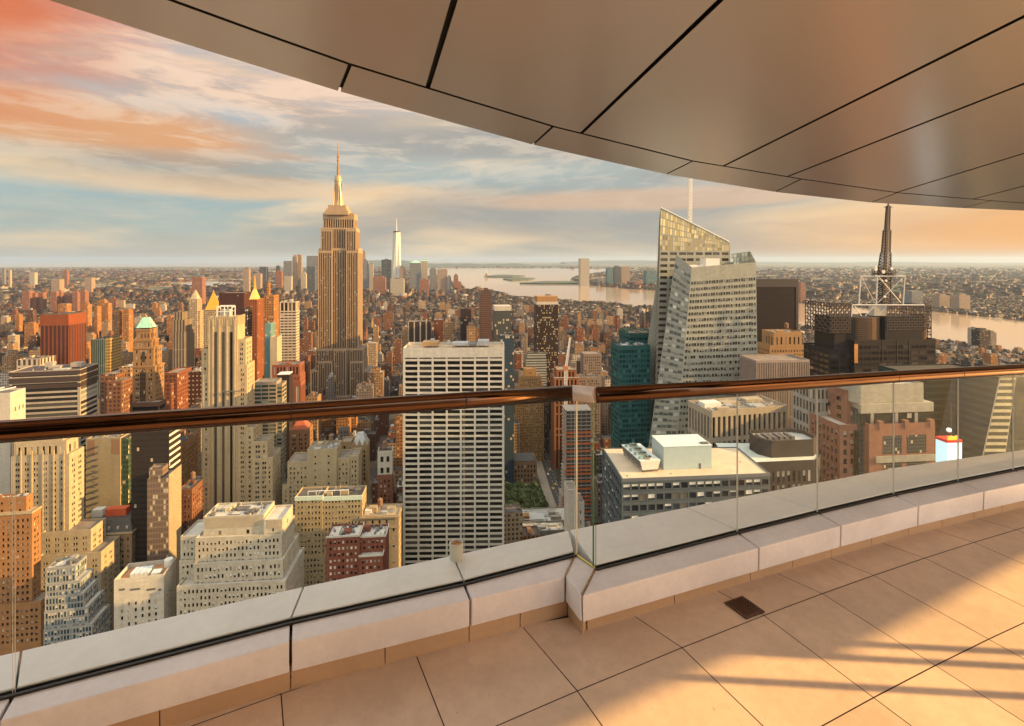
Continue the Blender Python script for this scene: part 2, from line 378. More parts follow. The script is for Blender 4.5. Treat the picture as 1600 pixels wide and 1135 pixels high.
# drain
dq = floor_pts([(1132, 943), (1166, 968), (1194, 957), (1160, 933)], 0.002); ctr = sum(dq, Vector()) / 4
ux = (dq[1] - dq[0]); uy = (dq[3] - dq[0]); lx, ly = ux.length, uy.length
dr_ = empty('floor_drain', ctr, 0, 'small square cast iron drain grate set in the terrace tiles', 'drain')
def dpt(u, v, z): return (dq[0] + ux * u + uy * v - ctr) + Vector((0, 0, z))
mb = MB(); mb.prism([dpt(0, 0, 0)[:2], dpt(1, 0, 0)[:2], dpt(1, 1, 0)[:2], dpt(0, 1, 0)[:2]], -.001, .0015); mb.build('sump', M_black, dr_)
mb = MB()
for u0, v0, u1, v1 in ((0, 0, 1, .09), (0, .91, 1, 1), (0, .09, .09, .91), (.91, .09, 1, .91)):
    mb.prism([dpt(u0, v0, 0)[:2], dpt(u1, v0, 0)[:2], dpt(u1, v1, 0)[:2], dpt(u0, v1, 0)[:2]], .0016, .006)
mb.build('frame', M_drain, dr_); mb = MB()
for i in range(7):
    u = .13 + i * .115; mb.prism([dpt(u, .09, 0)[:2], dpt(u + .05, .09, 0)[:2], dpt(u + .05, .91, 0)[:2], dpt(u, .91, 0)[:2]], .0016, .005)
for i in range(6):
    v = .15 + i * .13; mb.prism([dpt(.09, v, 0)[:2], dpt(.91, v, 0)[:2], dpt(.91, v + .045, 0)[:2], dpt(.09, v + .045, 0)[:2]], .0051, .0062)
mb.build('grille', M_drain, dr_)

# canopy: gently tilted soffit of glossy panels
SL, HC = .09, 1.7
def cz(Y): return CZ + HC - SL * Y
def cpt(px, py):
    D = HC / ((HY - py) / F + SL); return Vector(((px - CX) / F * D, D, cz(D)))
E = [cpt(*p) for p in ((70, 0), (250, 58), (530, 144), (832, 227), (1040, 273), (1210, 300.5), (1360, 317), (1500, 325.5), (1620, 330.5))]
K = [cpt(*p) for p in ((265, 0), (400, 49), (547, 101), (864, 198), (1082, 252), (1252, 280), (1402, 301.5), (1550, 314), (1660, 322))]
pre = [E[0] + (E[0] - E[1]) * k for k in (3.2, 1.0)]; E = [Vector((p.x - .15 * i * i, p.y, cz(p.y))) for i, p in zip((2, 1), pre)] + E
pre = [K[0] + (K[0] - K[1]) * k for k in (4.2, 1.2)]; K = [Vector((p.x - .1 * i * i, p.y, cz(p.y))) for i, p in zip((2, 1), pre)] + K
E += [Vector((E[-1].x + 5, E[-1].y - .6, cz(E[-1].y - .6)))]; K += [Vector((K[-1].x + 4.2, K[-1].y - .55, cz(K[-1].y - .55)))]
can = empty('canopy', (0, 0, cz(0)), 0, 'curved overhanging canopy with glossy bronze soffit panels and dark joints', 'canopy'); cinv = Vector((0, 0, -cz(0)))
def slab(P, name, gap=.014, th=.03):
    ctr = sum(P, Vector()) / len(P); q = []
    n = len(P)
    for i in range(n):
        e0 = (P[i] - P[i - 1]).normalized(); e1 = (P[(i + 1) % n] - P[i]).normalized()
        n0 = Vector((-e0.y, e0.x, 0)); n1 = Vector((-e1.y, e1.x, 0)); h = (n0 + n1); h = h / max(.3, h.length_squared) * 2
        v = P[i] + h * gap; q.append(Vector((v.x, v.y, cz(v.y))) + cinv)
    mb = MB(); mb.loft(q, [v + Vector((0, 0, th)) for v in q]); mb.mi = [1] * n + [1, 0]; mb.build(name, [M_soffit, M_black], can)
JI = [0, 4, 5, 6, 7, 8, 9, len(E) - 1]
for a_, b_ in zip(JI, JI[1:]):
    P = [Vector(p) for p in K[a_:b_ + 1] + E[a_:b_ + 1][::-1]]
    area = sum(P[i].x * P[(i + 1) % len(P)].y - P[(i + 1) % len(P)].x * P[i].y for i in range(len(P)))
    slab(P if area > 0 else P[::-1], 'fascia_panel', .013)
J = [((668, 133), (710, 0)), ((908, 208), (1126, 0)), ((1130, 262), (1600, 26)), ((1230, 277), (1600, 131)), ((1400, 301), (1600, 240)), ((1520, 312), (1600, 291))]
JS = []
for a, b in J:
    a = (a[0], float(np.interp(a[0], [265, 400, 547, 864, 1082, 1252, 1402, 1550, 1660], [0, 49, 101, 198, 252, 280, 301.5, 314, 322]))); a = cpt(*a); b = cpt(*b); dd = (b - a); dd.z = 0; dd.normalize(); JS.append((a, dd))
JS = [(K[0].copy(), JS[0][1].copy()), (K[1].lerp(K[2], .6), Vector((.35, -1, 0)).normalized())] + JS
JS.append((K[-1], (JS[-1][1] + Vector((.3, -.05, 0))).normalized()))
for i in range(len(JS) - 1):
    (a, da), (b, db) = JS[i], JS[i + 1]; L = 3.4 if i < 4 else 4.8
    mid = [p for p in K if a.x + .03 < p.x < b.x - .03]
    ea, eb = a + da * L, b + db * L; P = [Vector((p.x, p.y, 0)) for p in [a, ea, eb, b] + mid[::-1]]
    P = [Vector((p.x, p.y, cz(p.y))) for p in P]
    area = sum(P[k].x * P[(k + 1) % len(P)].y - P[(k + 1) % len(P)].x * P[k].y for k in range(len(P)))
    slab(P if area > 0 else P[::-1], 'soffit_panel', .019)
# backing slab over the panels; unseen inner edge cut to shape the sun patch
def sunhit(p):
    h = .034; sx, sy, sz = SV
    t = (CZ + HC + h - SL * p.y - p.z) / (sz + SL * sy); return p + SV * t
lit = [gnd(1040, 1142), gnd(1225, 1052), gnd(1364, 1071), gnd(1600, 930)]
lit = [p + Vector((-.06, .12, 0)) for p in lit]
lit = [lit[0] + (lit[0] - lit[1]) * 6] + lit + [lit[3] + (lit[3] - lit[2]) * 3]
back = [sunhit(p) for p in lit]
out = []
for k in range(len(E)):
    t = (E[min(k + 1, len(E) - 1)] - E[max(k - 1, 0)]).normalized(); out.append(E[k] + Vector((t.y, -t.x, 0)) * .012)
ring = [Vector((-7, -3, 0)), Vector((-.2, -3, 0)), Vector((.9, .3, 0)), Vector((2.4, .3, 0)), Vector((4.5, -1.2, 0))] + back + [Vector((30, 9, 0)), Vector((E[-1].x + 6, E[-1].y - 1.2, 0))] + out[::-1] 
mb = MB(); lo = [Vector((p.x, p.y, cz(p.y) + .034)) + cinv for p in ring]
mb.loft(lo, [p + Vector((0, 0, .13)) for p in lo]); mb.build('roof_slab', M_black, can)
for px, py in ((1400, 1032), (1445, 1012), (1215, 1067)):  # unseen posts added at right to throw the thin shadow lines
    p = gnd(px, py) + Vector((SV.x, SV.y, 0)).normalized() * 4.2
    c0 = empty('steel_post', (p.x, p.y, 0), 0, 'slim grey unseen post, added to throw a thin shadow on the floor', 'post', 'posts that throw thin shadows over the floor')
    mb = MB(); mb.cyl(0, 0, .02, cz(p.y) + .03, .018, n=12); mb.build('shaft', M_pgrey, c0); mb = MB(); mb.cyl(0, 0, -.03, .02, .06, n=16); mb.build('base_plate', M_pgrey, c0)

# the building core behind the viewer: stone wall with a dark glazed door band
cw0 = empty('terrace_core_wall', (-1, -2.6, 0), R(12), 'stone faced building core behind the viewer, closing the back of the terrace', 'wall')
mb = MB(); mb.box(-7, 4.2, -.5, 0, 0, 3.4); mb.build('stone_face', M_wallin, cw0); mb = MB(); mb.box(-3, 1.5, .004, .03, .02, 2.4); mb.build('glazed_door', mat('dark_door_glass', (.03, .03, .03), .08, var=0), cw0)

# =================================================================== CITY
TH = R(8)
def colmul(c, k): return tuple(min(1, x * k) for x in c)
def wallm(rgb, var=.13):
    key = 'masonry_%02d_%02d_%02d' % tuple(int(x * 99) for x in rgb)
    if key in MATS: return MATS[key]
    m_ = bpy.data.materials.new(key); m_.use_nodes = True; g = NG(m_.node_tree); p = g.t.nodes['Principled BSDF']
    tc = g.new('ShaderNodeTexCoord').outputs['Object']
    f = g.m('ADD', g.m('MULTIPLY', g.noise(g.vm('MULTIPLY', tc, (1, 1, .25)), .22, 5, .65), .6), g.m('MULTIPLY', g.noise(tc, .9, 4, .7), .4))
    course = g.white(g.vm('FLOOR', g.vm('MULTIPLY', tc, (.45, .45, .9))))
    k = g.m('MULTIPLY', g.ss(f, .3, .7, 1 - var, 1 + var), g.m('ADD', .93, g.m('MULTIPLY', course, .14)))
    sc = g.new('ShaderNodeVectorMath', operation='SCALE'); sc.inputs[0].default_value = colmul(rgb, .55); g.t.links.new(k, sc.inputs[3])
    g.t.links.new(sc.outputs[0], p.inputs['Base Color']); p.inputs['Roughness'].default_value = .85; p.inputs['Specular IOR Level'].default_value = .25
    MATS[key] = m_; return m_
def panem(key, dark=(.012, .010, .009), blind=(.55, .48, .36), frac=.22, rough=.12, tint=None):
    key = 'window_' + key
    if key in MATS: return MATS[key]
    m_ = bpy.data.materials.new(key); m_.use_nodes = True; g = NG(m_.node_tree); p = g.t.nodes['Principled BSDF']
    r = g.m('FRACT', g.m('ADD', g.new('ShaderNodeNewGeometry').outputs['Random Per Island'], g.m('MULTIPLY', g.new('ShaderNodeObjectInfo').outputs['Random'], 7.31)))
    mid = tint or colmul(dark, 3.2)
    c = g.ramp(r, [(0, dark), (.45, colmul(dark, 1.6)), (.72 - frac * .4, mid), (1 - frac, colmul(blind, .35)), (1 - frac * .55, colmul(blind, .75)), (1 - frac * .15, blind)], 'CONSTANT')
    g.put(p.inputs['Base Color'], c); p.inputs['Roughness'].default_value = rough; p.inputs['Specular IOR Level'].default_value = .4
    MATS[key] = m_; return m_
P_dark = panem('dark', frac=.30); P_off = panem('office', frac=.10); P_black = panem('black', (.008, .007, .006), (.07, .062, .052), .30)
P_warm = panem('brownish', (.03, .017, .010), (.45, .30, .16), .12); P_teal = panem('teal', (.006, .03, .032), (.05, .16, .15), .16, .08, (.012, .07, .07))
P_green = panem('greenish', (.02, .03, .025), (.3, .34, .25), .2, .08); P_blue = panem('slate', (.02, .035, .045), (.2, .26, .3), .25, .1)

M_blind = [mat('cream_blind', (.46, .40, .30), .8, var=.1, scale=.4), mat('grey_blind', (.24, .22, .19), .8, var=.1, scale=.4), mat('pale_blind', (.58, .54, .46), .8, var=.1, scale=.4)]
def gridm(key, wall, pane, cw, rh, fx, fz, blind=.12, isl=None, roof=(.10, .085, .07), var=.12):
    """wall whose small far-off windows are a procedural grid in metres"""
    key = 'grid_wall_' + key
    if key in MATS: return MATS[key]
    m_ = bpy.data.materials.new(key); m_.use_nodes = True; g = NG(m_.node_tree); p = g.t.nodes['Principled BSDF']
    tc = g.new('ShaderNodeTexCoord').outputs['Object']; geo = g.new('ShaderNodeNewGeometry')
    nx, ny, nz = g.sep(g.vm('ABSOLUTE', geo.outputs['Normal'])); x, y, z = g.sep(tc)
    side = g.m('GREATER_THAN', nx, ny); u = g.m('ADD', g.m('MULTIPLY', x, g.m('SUBTRACT', 1, side)), g.m('MULTIPLY', y, side))
    ri = geo.outputs['Random Per Island']
    if isl: cwv = g.m('MULTIPLY', g.m('ADD', .8, g.m('MULTIPLY', ri, .7)), cw)
    else: cwv = cw
    U = g.m('DIVIDE', u, cwv); Z = g.m('DIVIDE', z, rh)
    fu = g.m('ABSOLUTE', g.m('SUBTRACT', g.m('FRACT', U), .5)); fv = g.m('ABSOLUTE', g.m('SUBTRACT', g.m('FRACT', Z), .5))
    win = g.m('MULTIPLY', g.m('LESS_THAN', fu, fx / 2), g.m('LESS_THAN', fv, fz / 2))
    roofm = g.m('GREATER_THAN', nz, .5); win = g.m('MULTIPLY', win, g.m('SUBTRACT', 1, roofm))
    rnd = g.white(g.comb(g.m('FLOOR', U), g.m('FLOOR', Z), g.m('ADD', side, g.m('MULTIPLY', ri, 50))))
    f = g.noise(tc, .12, 5, .65)
    if isl:
        wc = g.ramp(ri, isl, 'CONSTANT'); rc = g.ramp(g.m('FRACT', g.m('MULTIPLY', ri, 13.7)), [(0, (.05, .042, .038)), (.35, (.11, .085, .065)), (.62, (.075, .05, .035)), (.84, (.20, .16, .12)), (.95, (.42, .38, .32))], 'CONSTANT')
    else: wc = g.mix(0, wall, wall); rc = g.mix(0, roof, roof)
    k = g.ss(f, .3, .7, .56 * (1 - var), .56 * (1 + var))
    base = g.mix(1, g.mix(roofm, wc, rc), g.comb(k, k, k), 'MULTIPLY')
    pc = g.mix(g.m('GREATER_THAN', rnd, 1 - blind), pane, (.40, .33, .23))
    g.put(p.inputs['Base Color'], g.mix(win, base, pc)); g.put(p.inputs['Roughness'], g.ss(win, 0, 1, .85, .35)); p.inputs['Specular IOR Level'].default_value = .2
    MATS[key] = m_; return m_
M_roof = mat('gravel_roof', (.17, .14, .11), .9, var=.3, scale=.15); M_roofd = mat('tar_roof', (.07, .06, .055), .85, var=.3, scale=.15)
M_roofl = mat('pale_roof', (.40, .37, .32), .8, var=.22, scale=.15); M_plant = mat('roof_plant_metal', (.33, .34, .33), .5, .2, var=.2, scale=.4)
M_plantd = mat('dark_roof_plant', (.09, .085, .08), .6, var=.25, scale=.4); M_wood = mat('tank_timber', (.16, .09, .05), .85, var=.25, scale=.8)
M_steelw = mat('white_painted_steel', (.58, .57, .53), .5, var=.06, scale=.5); M_steelb = mat('brown_steel', (.05, .034, .028), .6, .3, var=.2, scale=.5)
M_gold = MATS['brass_trim']; M_goldleaf = mat('gold_leaf_roof', (.70, .33, .03), .38, .6, var=.1, scale=.3)
M_copper = mat('green_copper_roof', (.25, .48, .36), .6, var=.2, scale=.3); M_white = mat('white_panel', (.58, .55, .49), .6, var=.06, scale=.1)
M_orange = mat('orange_netting', (.55, .13, .03), .8, var=.3, scale=.4); M_conc = mat('raw_concrete', (.32, .27, .22), .9, var=.2, scale=.3)
M_slate = mat('slate_roof', (.06, .055, .05), .7, var=.25, scale=.5)

LEDGE = [(-60, 1037), (33, 1017), (474, 917), (708, 868), (889, 829), (1073, 793), (1192, 770), (1306, 749), (1399, 731), (1499, 717), (1660, 692)]
def ledge_y(px): return float(np.interp(px, [p[0] for p in LEDGE], [p[1] for p in LEDGE]))
FOOT = []           # (name, px0, px1, pytop, D) of the built towers, for the filler and its labels
PLAN = []           # world footprints
class St:
    def __init__(s, cw=2.8, rh=3.5, fx=.45, fz=.52, rec=.35, grp=0, top=3., side=1.0, pane=None, bot=0, pier=0):
        s.__dict__.update(locals()); s.pane = pane or P_dark
    def but(s, **k):
        d = {a: b for a, b in s.__dict__.items() if a != 's'}; d.update(k); return St(**d)

class Bd:
    """one building: front-left corner at photo pixel px, depth D; local x along the front, y away, z up"""
    def __init__(b, name, label, cat, px, D, th=None, group=None, wall=(.5, .4, .3), st=None, roofm=None):
        b.th = TH if th is None else th; b.D = D; b.X = (px - CX) / F * D; b.c, b.s = math.cos(b.th), math.sin(b.th)
        b.root = empty(name, (b.X, D, G), b.th, label, cat, group); b.name = name; b.label = label
        b.wall = MB(); b.roof = MB(); b.parts = {}; b.panes = []; b.wm = wall if not isinstance(wall, tuple) else wallm(wall); b.st = st; b.rm = roofm or M_roof
        b.bb = [9e9, 9e9, -9e9, D, D]; b.rects = []; b.roofs = []; b.rn = random.Random(int(px * 13 + D))
    def w(b, x, y, z=0.): return Vector((b.X + x * b.c - y * b.s, b.D + x * b.s + y * b.c, z + G))
    def lx(b, px, y=0.): k = (px - CX) / F; return (k * (b.D + y * b.c) - b.X + y * b.s) / (b.c - k * b.s)
    def lz(b, px, py, y=0.): Y = b.w(b.lx(px, y), y).y; return CZ + (HY - py) / F * Y - G
    def part(b, name, m_):
        return b.parts.setdefault(name, (MB(), m_))[0]
    def camside(b, a, c):
        n = Vector((c[1] - a[1], -(c[0] - a[0]), 0)); cl = Vector((0, 0, 0)) - Vector((b.X, b.D, 0)); cl = Vector((cl.x * b.c + cl.y * b.s, -cl.x * b.s + cl.y * b.c, 0))
        return n.dot(cl - Vector((a[0], a[1], 0))) > 0
    def facade(b, p00, p10, p11, p01, st, wall=None):
        """bilinear window wall; p00 bottom left seen from outside, anticlockwise"""
        W = wall or b.wall; p00, p10, p11, p01 = map(Vector, (p00, p10, p11, p01))
        w = ((p10 - p00).length + (p11 - p01).length) / 2; h = ((p01 - p00).length + (p11 - p10).length) / 2
        if w < .8 or h < 1: W.quad(p00, p10, p11, p01); return
        n = (p10 - p00).cross(p01 - p00).normalized()
        def P(u, v): return (p00 * (1 - u) + p10 * u) * (1 - v) + (p01 * (1 - u) + p11 * u) * v
        su = min(st.side / w, .3); tv = min(st.top / h, .6); bv = min(st.bot / h, .3)
        nc = max(1, round((w - 2 * st.side) / st.cw)); nr = max(1, round((h - st.top - st.bot) / st.rh))
        du = (1 - 2 * su) / nc; dv = (1 - tv - bv) / nr
        cols = []
        for i in range(nc):
            c0 = su + du * i
            if st.grp > 1:
                q = i % st.grp; g0 = su + du * (i - q); ng = min(st.grp, nc - (i - q)); gap = du * st.fx * .32
                tot = ng * st.fx * du + (ng - 1) * gap; a = g0 + (ng * du - tot) / 2 + q * (st.fx * du + gap); cols.append((a, a + st.fx * du))
            else: cols.append((c0 + du * (1 - st.fx) / 2, c0 + du * (1 + st.fx) / 2))
        v = 0.
        rv = n * st.rec
        for r in range(nr):
            v0 = bv + dv * (r + (1 - st.fz) / 2); v1 = v0 + dv * st.fz
            W.quad(P(0, v), P(1, v), P(1, v0), P(0, v0)); u = 0.
            for a, c in cols:
                W.quad(P(u, v0), P(a, v0), P(a, v1), P(u, v1)); u = c
                q = [P(a, v0), P(c, v0), P(c, v1), P(a, v1)]; k = [t - rv for t in q]
                if st.rec > .02:
                    for i in range(4): W.quad(q[i], q[(i + 1) % 4], k[(i + 1) % 4], k[i])
                b.panes.append((k, st.pane))
                if b.D < 385 and st.rh < 6 and st.cw < 5 and st.rec > .1:
                    if b.rn.random() < .38:
                        hh = b.rn.choice((.25, .4, .5, .5, .75)); o_ = n * .03; b.part('window_blind', M_blind[b.rn.randrange(3)]).quad(k[0].lerp(k[3], 1 - hh) + o_, k[1].lerp(k[2], 1 - hh) + o_, k[2] + o_, k[3] + o_)
                    e0, e1 = q[0] - Vector((0, 0, .16)), q[1] - Vector((0, 0, .16)); f0, f1 = q[0] + n * .16, q[1] + n * .16; W.quad(q[0] + n * .01, f0, f1, q[1] + n * .01); W.quad(f0, f0 - Vector((0, 0, .16)), f1 - Vector((0, 0, .16)), f1); W.quad(f0 - Vector((0, 0, .16)), e0, e1, f1 - Vector((0, 0, .16)))
            W.quad(P(u, v0), P(1, v0), P(1, v1), P(u, v1)); v = v1
        W.quad(P(0, v), P(1, v), P(1, 1), P(0, 1))
    def tier(b, pts, z0, z1, st='d', par=1.0, vis=1010, roof=None, wall=None, hi=None):
        """pts: plan polygon anticlockwise; hi: optional upper plan for sloping walls"""
        st = b.st if st == 'd' else st; W = wall or b.wall; n = len(pts); hi = hi or pts
        for i in range(n):
            a, c = pts[i], pts[(i + 1) % n]; A, Cc = hi[i], hi[(i + 1) % n]
            if st and b.camside(a, c):
                m_ = b.w((a[0] + c[0]) / 2, (a[1] + c[1]) / 2); zl = max(z0, CZ + (HY - vis) / F * m_.y - G)
                if zl > z0 + .5 and hi is pts:
                    W.quad((*a, z0), (*c, z0), (*c, zl), (*a, zl))
                else: zl = z0
                b.facade((*a, zl), (*c, zl), (*Cc, z1), (*A, z1), st, W)
            else: W.quad((*a, z0), (*c, z0), (*Cc, z1), (*A, z1))
        ctr = Vector((sum(p[0] for p in hi) / n, sum(p[1] for p in hi) / n))
        t = .45; inn = [ctr + (Vector(p) - ctr) * (1 - t / max(.8, (Vector(p) - ctr).length) * 1.3) for p in hi]
        zr = z1 - par
        for i in range(n):
            a, c, e, f_ = hi[i], hi[(i + 1) % n], inn[(i + 1) % n], inn[i]
            W.quad((*a, z1), (*c, z1), (*e, z1), (*f_, z1)); W.quad((*e, zr), (*f_, zr), (*f_, z1), (*e, z1))
        if roof is None: roof = MB(); b.roofs.append(roof)
        roof.poly([(*p, zr) for p in inn])
        for p, z in [(p, z1) for p in hi] + [(p, max(z0, 0)) for p in pts]:
            q = proj(b.w(*p, z)); b.bb[0] = min(b.bb[0], q[0]); b.bb[2] = max(b.bb[2], q[0]); b.bb[1] = min(b.bb[1], q[1])
        cc = [b.w(*p) for p in pts]; PLAN.append((min(v.x for v in cc), max(v.x for v in cc), min(v.y for v in cc), max(v.y for v in cc)))
    def rect(b, x0, x1, yt, y0, ln, st='d', yb=None, **k):
        """box tier from front-face pixels x0..x1 with its top at pixel yt"""
        a, c = b.lx(x0, y0), b.lx(x1, y0); z1 = b.lz((x0 + x1) / 2, yt, y0); z0 = 0. if yb is None else b.lz((x0 + x1) / 2, yb, y0)
        pts = [(a, y0), (c, y0), (c, y0 + ln), (a, y0 + ln)]
        b.tier(pts, z0, z1, st, **k); b.rects.append((a, c, y0, y0 + ln, z1 - k.get('par', 1.0))); return a, c, y0, y0 + ln, z1
    def kit(b, seed, n=4, idx=-1, hmax=5, tank=0, light=.5):
        """rooftop plant: bulkheads, ducts, water tanks"""
        r = random.Random(seed); x0, x1, y0, y1, z = b.rects[idx]; W, L = x1 - x0, y1 - y0
        bk = b.part('roof_bulkhead', b.wm); pl = b.part('roof_plant', M_plant if r.random() < light else M_plantd)
        for i in range(n):
            w, l, h = r.uniform(.08, .24) * W, r.uniform(.12, .3) * L, r.uniform(1.2, hmax)
            x, y = r.uniform(x0 + .06 * W, x1 - .06 * W - w), r.uniform(y0 + .06 * L, y1 - .06 * L - l)
            (bk if i % 3 == 0 else pl).box(x, x + w, y, y + l, z - .05 + .004 * i, z + h * (1 if i % 3 == 0 else .5))
        for i in range(n):
            y = r.uniform(y0 + 1, y1 - 1); a, c = sorted((r.uniform(x0 + 1, x1 - 1), r.uniform(x0 + 1, x1 - 1))); pl.bar((a, y, z + .35), (c, y, z + .35), .16, 5)
            x = r.uniform(x0 + 1, x1 - 1); a, c = sorted((r.uniform(y0 + 1, y1 - 1), r.uniform(y0 + 1, y1 - 1))); pl.bar((x, a, z + .5), (x, c, z + .5), .2, 5)
            x, y = r.uniform(x0 + 1, x1 - 1), r.uniform(y0 + 1, y1 - 1); bk.cyl(x, y, z - .05, z + r.uniform(.8, 2.6), r.uniform(.15, .4), n=8)
        for i in range(n * 3):
            w = r.uniform(.5, 1.6); x, y = r.uniform(x0 + 1, max(x0 + 1.1, x1 - 2)), r.uniform(y0 + 1, max(y0 + 1.1, y1 - 2)); pl.box(x, x + w, y, y + r.uniform(.5, 3), z - .04 + .003 * i, z + r.uniform(.4, 1.4))
        for i in range(tank):
            x, y = r.uniform(x0 + .2 * W, x1 - .2 * W), r.uniform(y0 + .3 * L, y1 - .2 * L); tk = b.part('water_tank', M_wood)
            for sx, sy in ((-1, -1), (1, -1), (1, 1), (-1, 1)): tk.box(x + sx * 1.1 - .12, x + sx * 1.1 + .12, y + sy * 1.1 - .12, y + sy * 1.1 + .12, z - .05, z + 3.2)
            tk.cyl(x, y, z + 3.2, z + 6.6, 1.7, 1.6, 10); tk.cyl(x, y, z + 6.6, z + 8.0, 1.8, .1, 10)
    def done(b, single=100):
        if b.wall.f: b.wall.build('wall', b.wm, b.root)
        ro = [m_.build('roof', b.rm, b.root) for m_ in b.roofs + [b.roof] if m_.f]
        for nm, (mb, m_) in b.parts.items():
            nm = nm.split('#')[0]
            sub = ro and nm.startswith(('roof_', 'water_tank', 'cooling_unit', 'penthouse', 'white_shed', 'white_duct'))
            if mb.f:
                o = mb.build(nm, m_, ro[-1] if sub else b.root)
                if nm == 'window_blind': o['kind'] = 'stuff'
        sc = []
        for i, (k, pm) in enumerate(b.panes):
            ww = [b.w(*p) for p in (k[0], k[1], k[2])]; q = [proj(p) for p in ww]
            wpx = math.hypot(q[1][0] - q[0][0], q[1][1] - q[0][1]); hpx = math.hypot(q[2][0] - q[1][0], q[2][1] - q[1][1])
            ok = -5 < q[0][0] < 1605 and q[2][1] < ledge_y(q[0][0]) and hpx > 3 and wpx > 2
            sc.append((wpx * hpx if ok else 0, i))
        sc.sort(reverse=True); ind = {i for a, i in sc[:single] if a > 11}
        bym = {}
        for i, (k, pm) in enumerate(b.panes):
            if i in ind: mb = MB(); mb.quad(*k); mb.build('window', pm, b.root)
            else: bym.setdefault(pm.name, (MB(), pm))[0].quad(*k)
        for mb, pm in bym.values(): mb.build('window', pm, b.root, kind='stuff')
        FOOT.append((b.label, b.bb[0], b.bb[2], b.bb[1], b.D)); return b.root

CREAM, TAN, BRICK, RUST, BROWN, WHITE, GREY = (.62, .50, .33), (.50, .34, .19), (.30, .13, .075), (.33, .13, .06), (.2, .11, .06), (.70, .64, .54), (.30, .29, .27)
ORB = (.45, .22, .09)
pun = St(); pier = St(cw=2.4, rh=3.6, fx=.55, fz=.8, rec=.4, top=2); ribbon = St(cw=9, rh=3.6, fx=.94, fz=.5, rec=.3, top=2, side=.3, pane=P_off)

# ---- near left: from the left edge inwards
b = Bd('brick_tower', 'tall orange brick tower at the left edge with one golden sunlit side', 'tower', -80, 262, wall=ORB, st=pun.but(cw=2.25, rh=3.2, fx=.5, fz=.5))
b.rect(-80, 50, 803, 0, 6.0, yb=945); b.rect(-80, 64, 945, -1.6, 9.5); x = b.rect(-80, 41, 779, 1.4, 4.2, st=pun.but(cw=4, rh=4, fx=.3, fz=.3, top=1.2), yb=806)
tr = b.part('cornice', wallm(CREAM)); z = b.rects[0][4] + 1; tr.box(b.rects[0][0] - .3, b.rects[0][1] + .3, -.35, 6.3, z - 1.2, z - .2); b.kit(3, 3, -1, 2.5); b.done()

b = Bd('pale_setback_tower', 'pale stone setback tower with columns of paired windows, right of the orange brick one', 'tower', 22, 300, wall=CREAM, st=pun.but(cw=2.5, rh=3.4, fx=.42, fz=.5, grp=2))
b.rect(22, 104, 690, 2, 10, st=pun.but(cw=3.3, rh=6, fx=.4, fz=.6, top=1.5), yb=715); b.rect(17, 108, 712, 0.6, 13, yb=860); b.rect(64, 142, 830, -2.5, 14); b.rect(60, 158, 866, -5.5, 18)
b.rect(26, 98, 684, 3, 8, st=None, yb=692)
fins = b.part('buttress', b.wm)
for px in (33, 50, 67, 84, 100):
    xx = b.lx(px, .6); fins.box(xx - .35, xx + .35, .1, .58, b.lz(px, 860), b.lz(px, 705))
b.kit(4, 4, -1, 2.5); b.done()

b = Bd('stepped_glass_office', 'grey glass office with stepped terraces between the brick tower and white block', 'office', 72, 252, th=R(11), wall=(.40, .40, .38), st=St(cw=1.3, rh=3.4, fx=.72, fz=.74, rec=.15, top=.8, side=.3, pane=P_blue), roofm=M_roofl)
for i, (x1, yt) in enumerate(((118, 886), (126, 910), (131, 930), (138, 952), (144, 980))): b.rect(72 - i, x1, yt, -1.1 * i, 9 + 1.5 * i, par=.5)
b.kit(5, 3, 0, 2.); b.done()

b = Bd('white_block', 'blank white block with a rust coloured roof well holding pale cooling units', 'block', 178, 250, th=R(12), wall=WHITE, st=pun.but(cw=3.2, rh=3.3, fx=.34, fz=.55, top=11, side=2.), roofm=mat('rust_roof', (.34, .16, .07), .85, var=.25, scale=.3))
x0, x1, y0, y1, z = b.rect(178, 256, 902, 0, 14, par=2.2)
sl = b.part('louvre_slot', M_plantd)
for px, w in ((186, 9), (203, 16), (229, 14), (247, 5)):
    a, c = b.lx(px), b.lx(px + w); zz_ = b.lz(px, 922); sl.box(a, c, -.06, .1, zz_ - .5, zz_ + .5)
cu = b.part('cooling_unit', mat('pale_cooling_metal', (.55, .62, .62), .4, .3, var=.15, scale=.5))
for i in range(4): cu.box(x0 + 5 + i * 2.1, x0 + 6.9 + i * 2.1, 4, 10, z - 2.25, z - .2)
cu.box(x0 + 14.5, x0 + 18.5, 3.5, 7, z - 2.25, z - .6)
tk = b.part('water_tank', M_white); tk.cyl(x1 - 2.4, y1 - 2.5, z - 2.2, z + 1.4, 2.0, n=16); b.done()

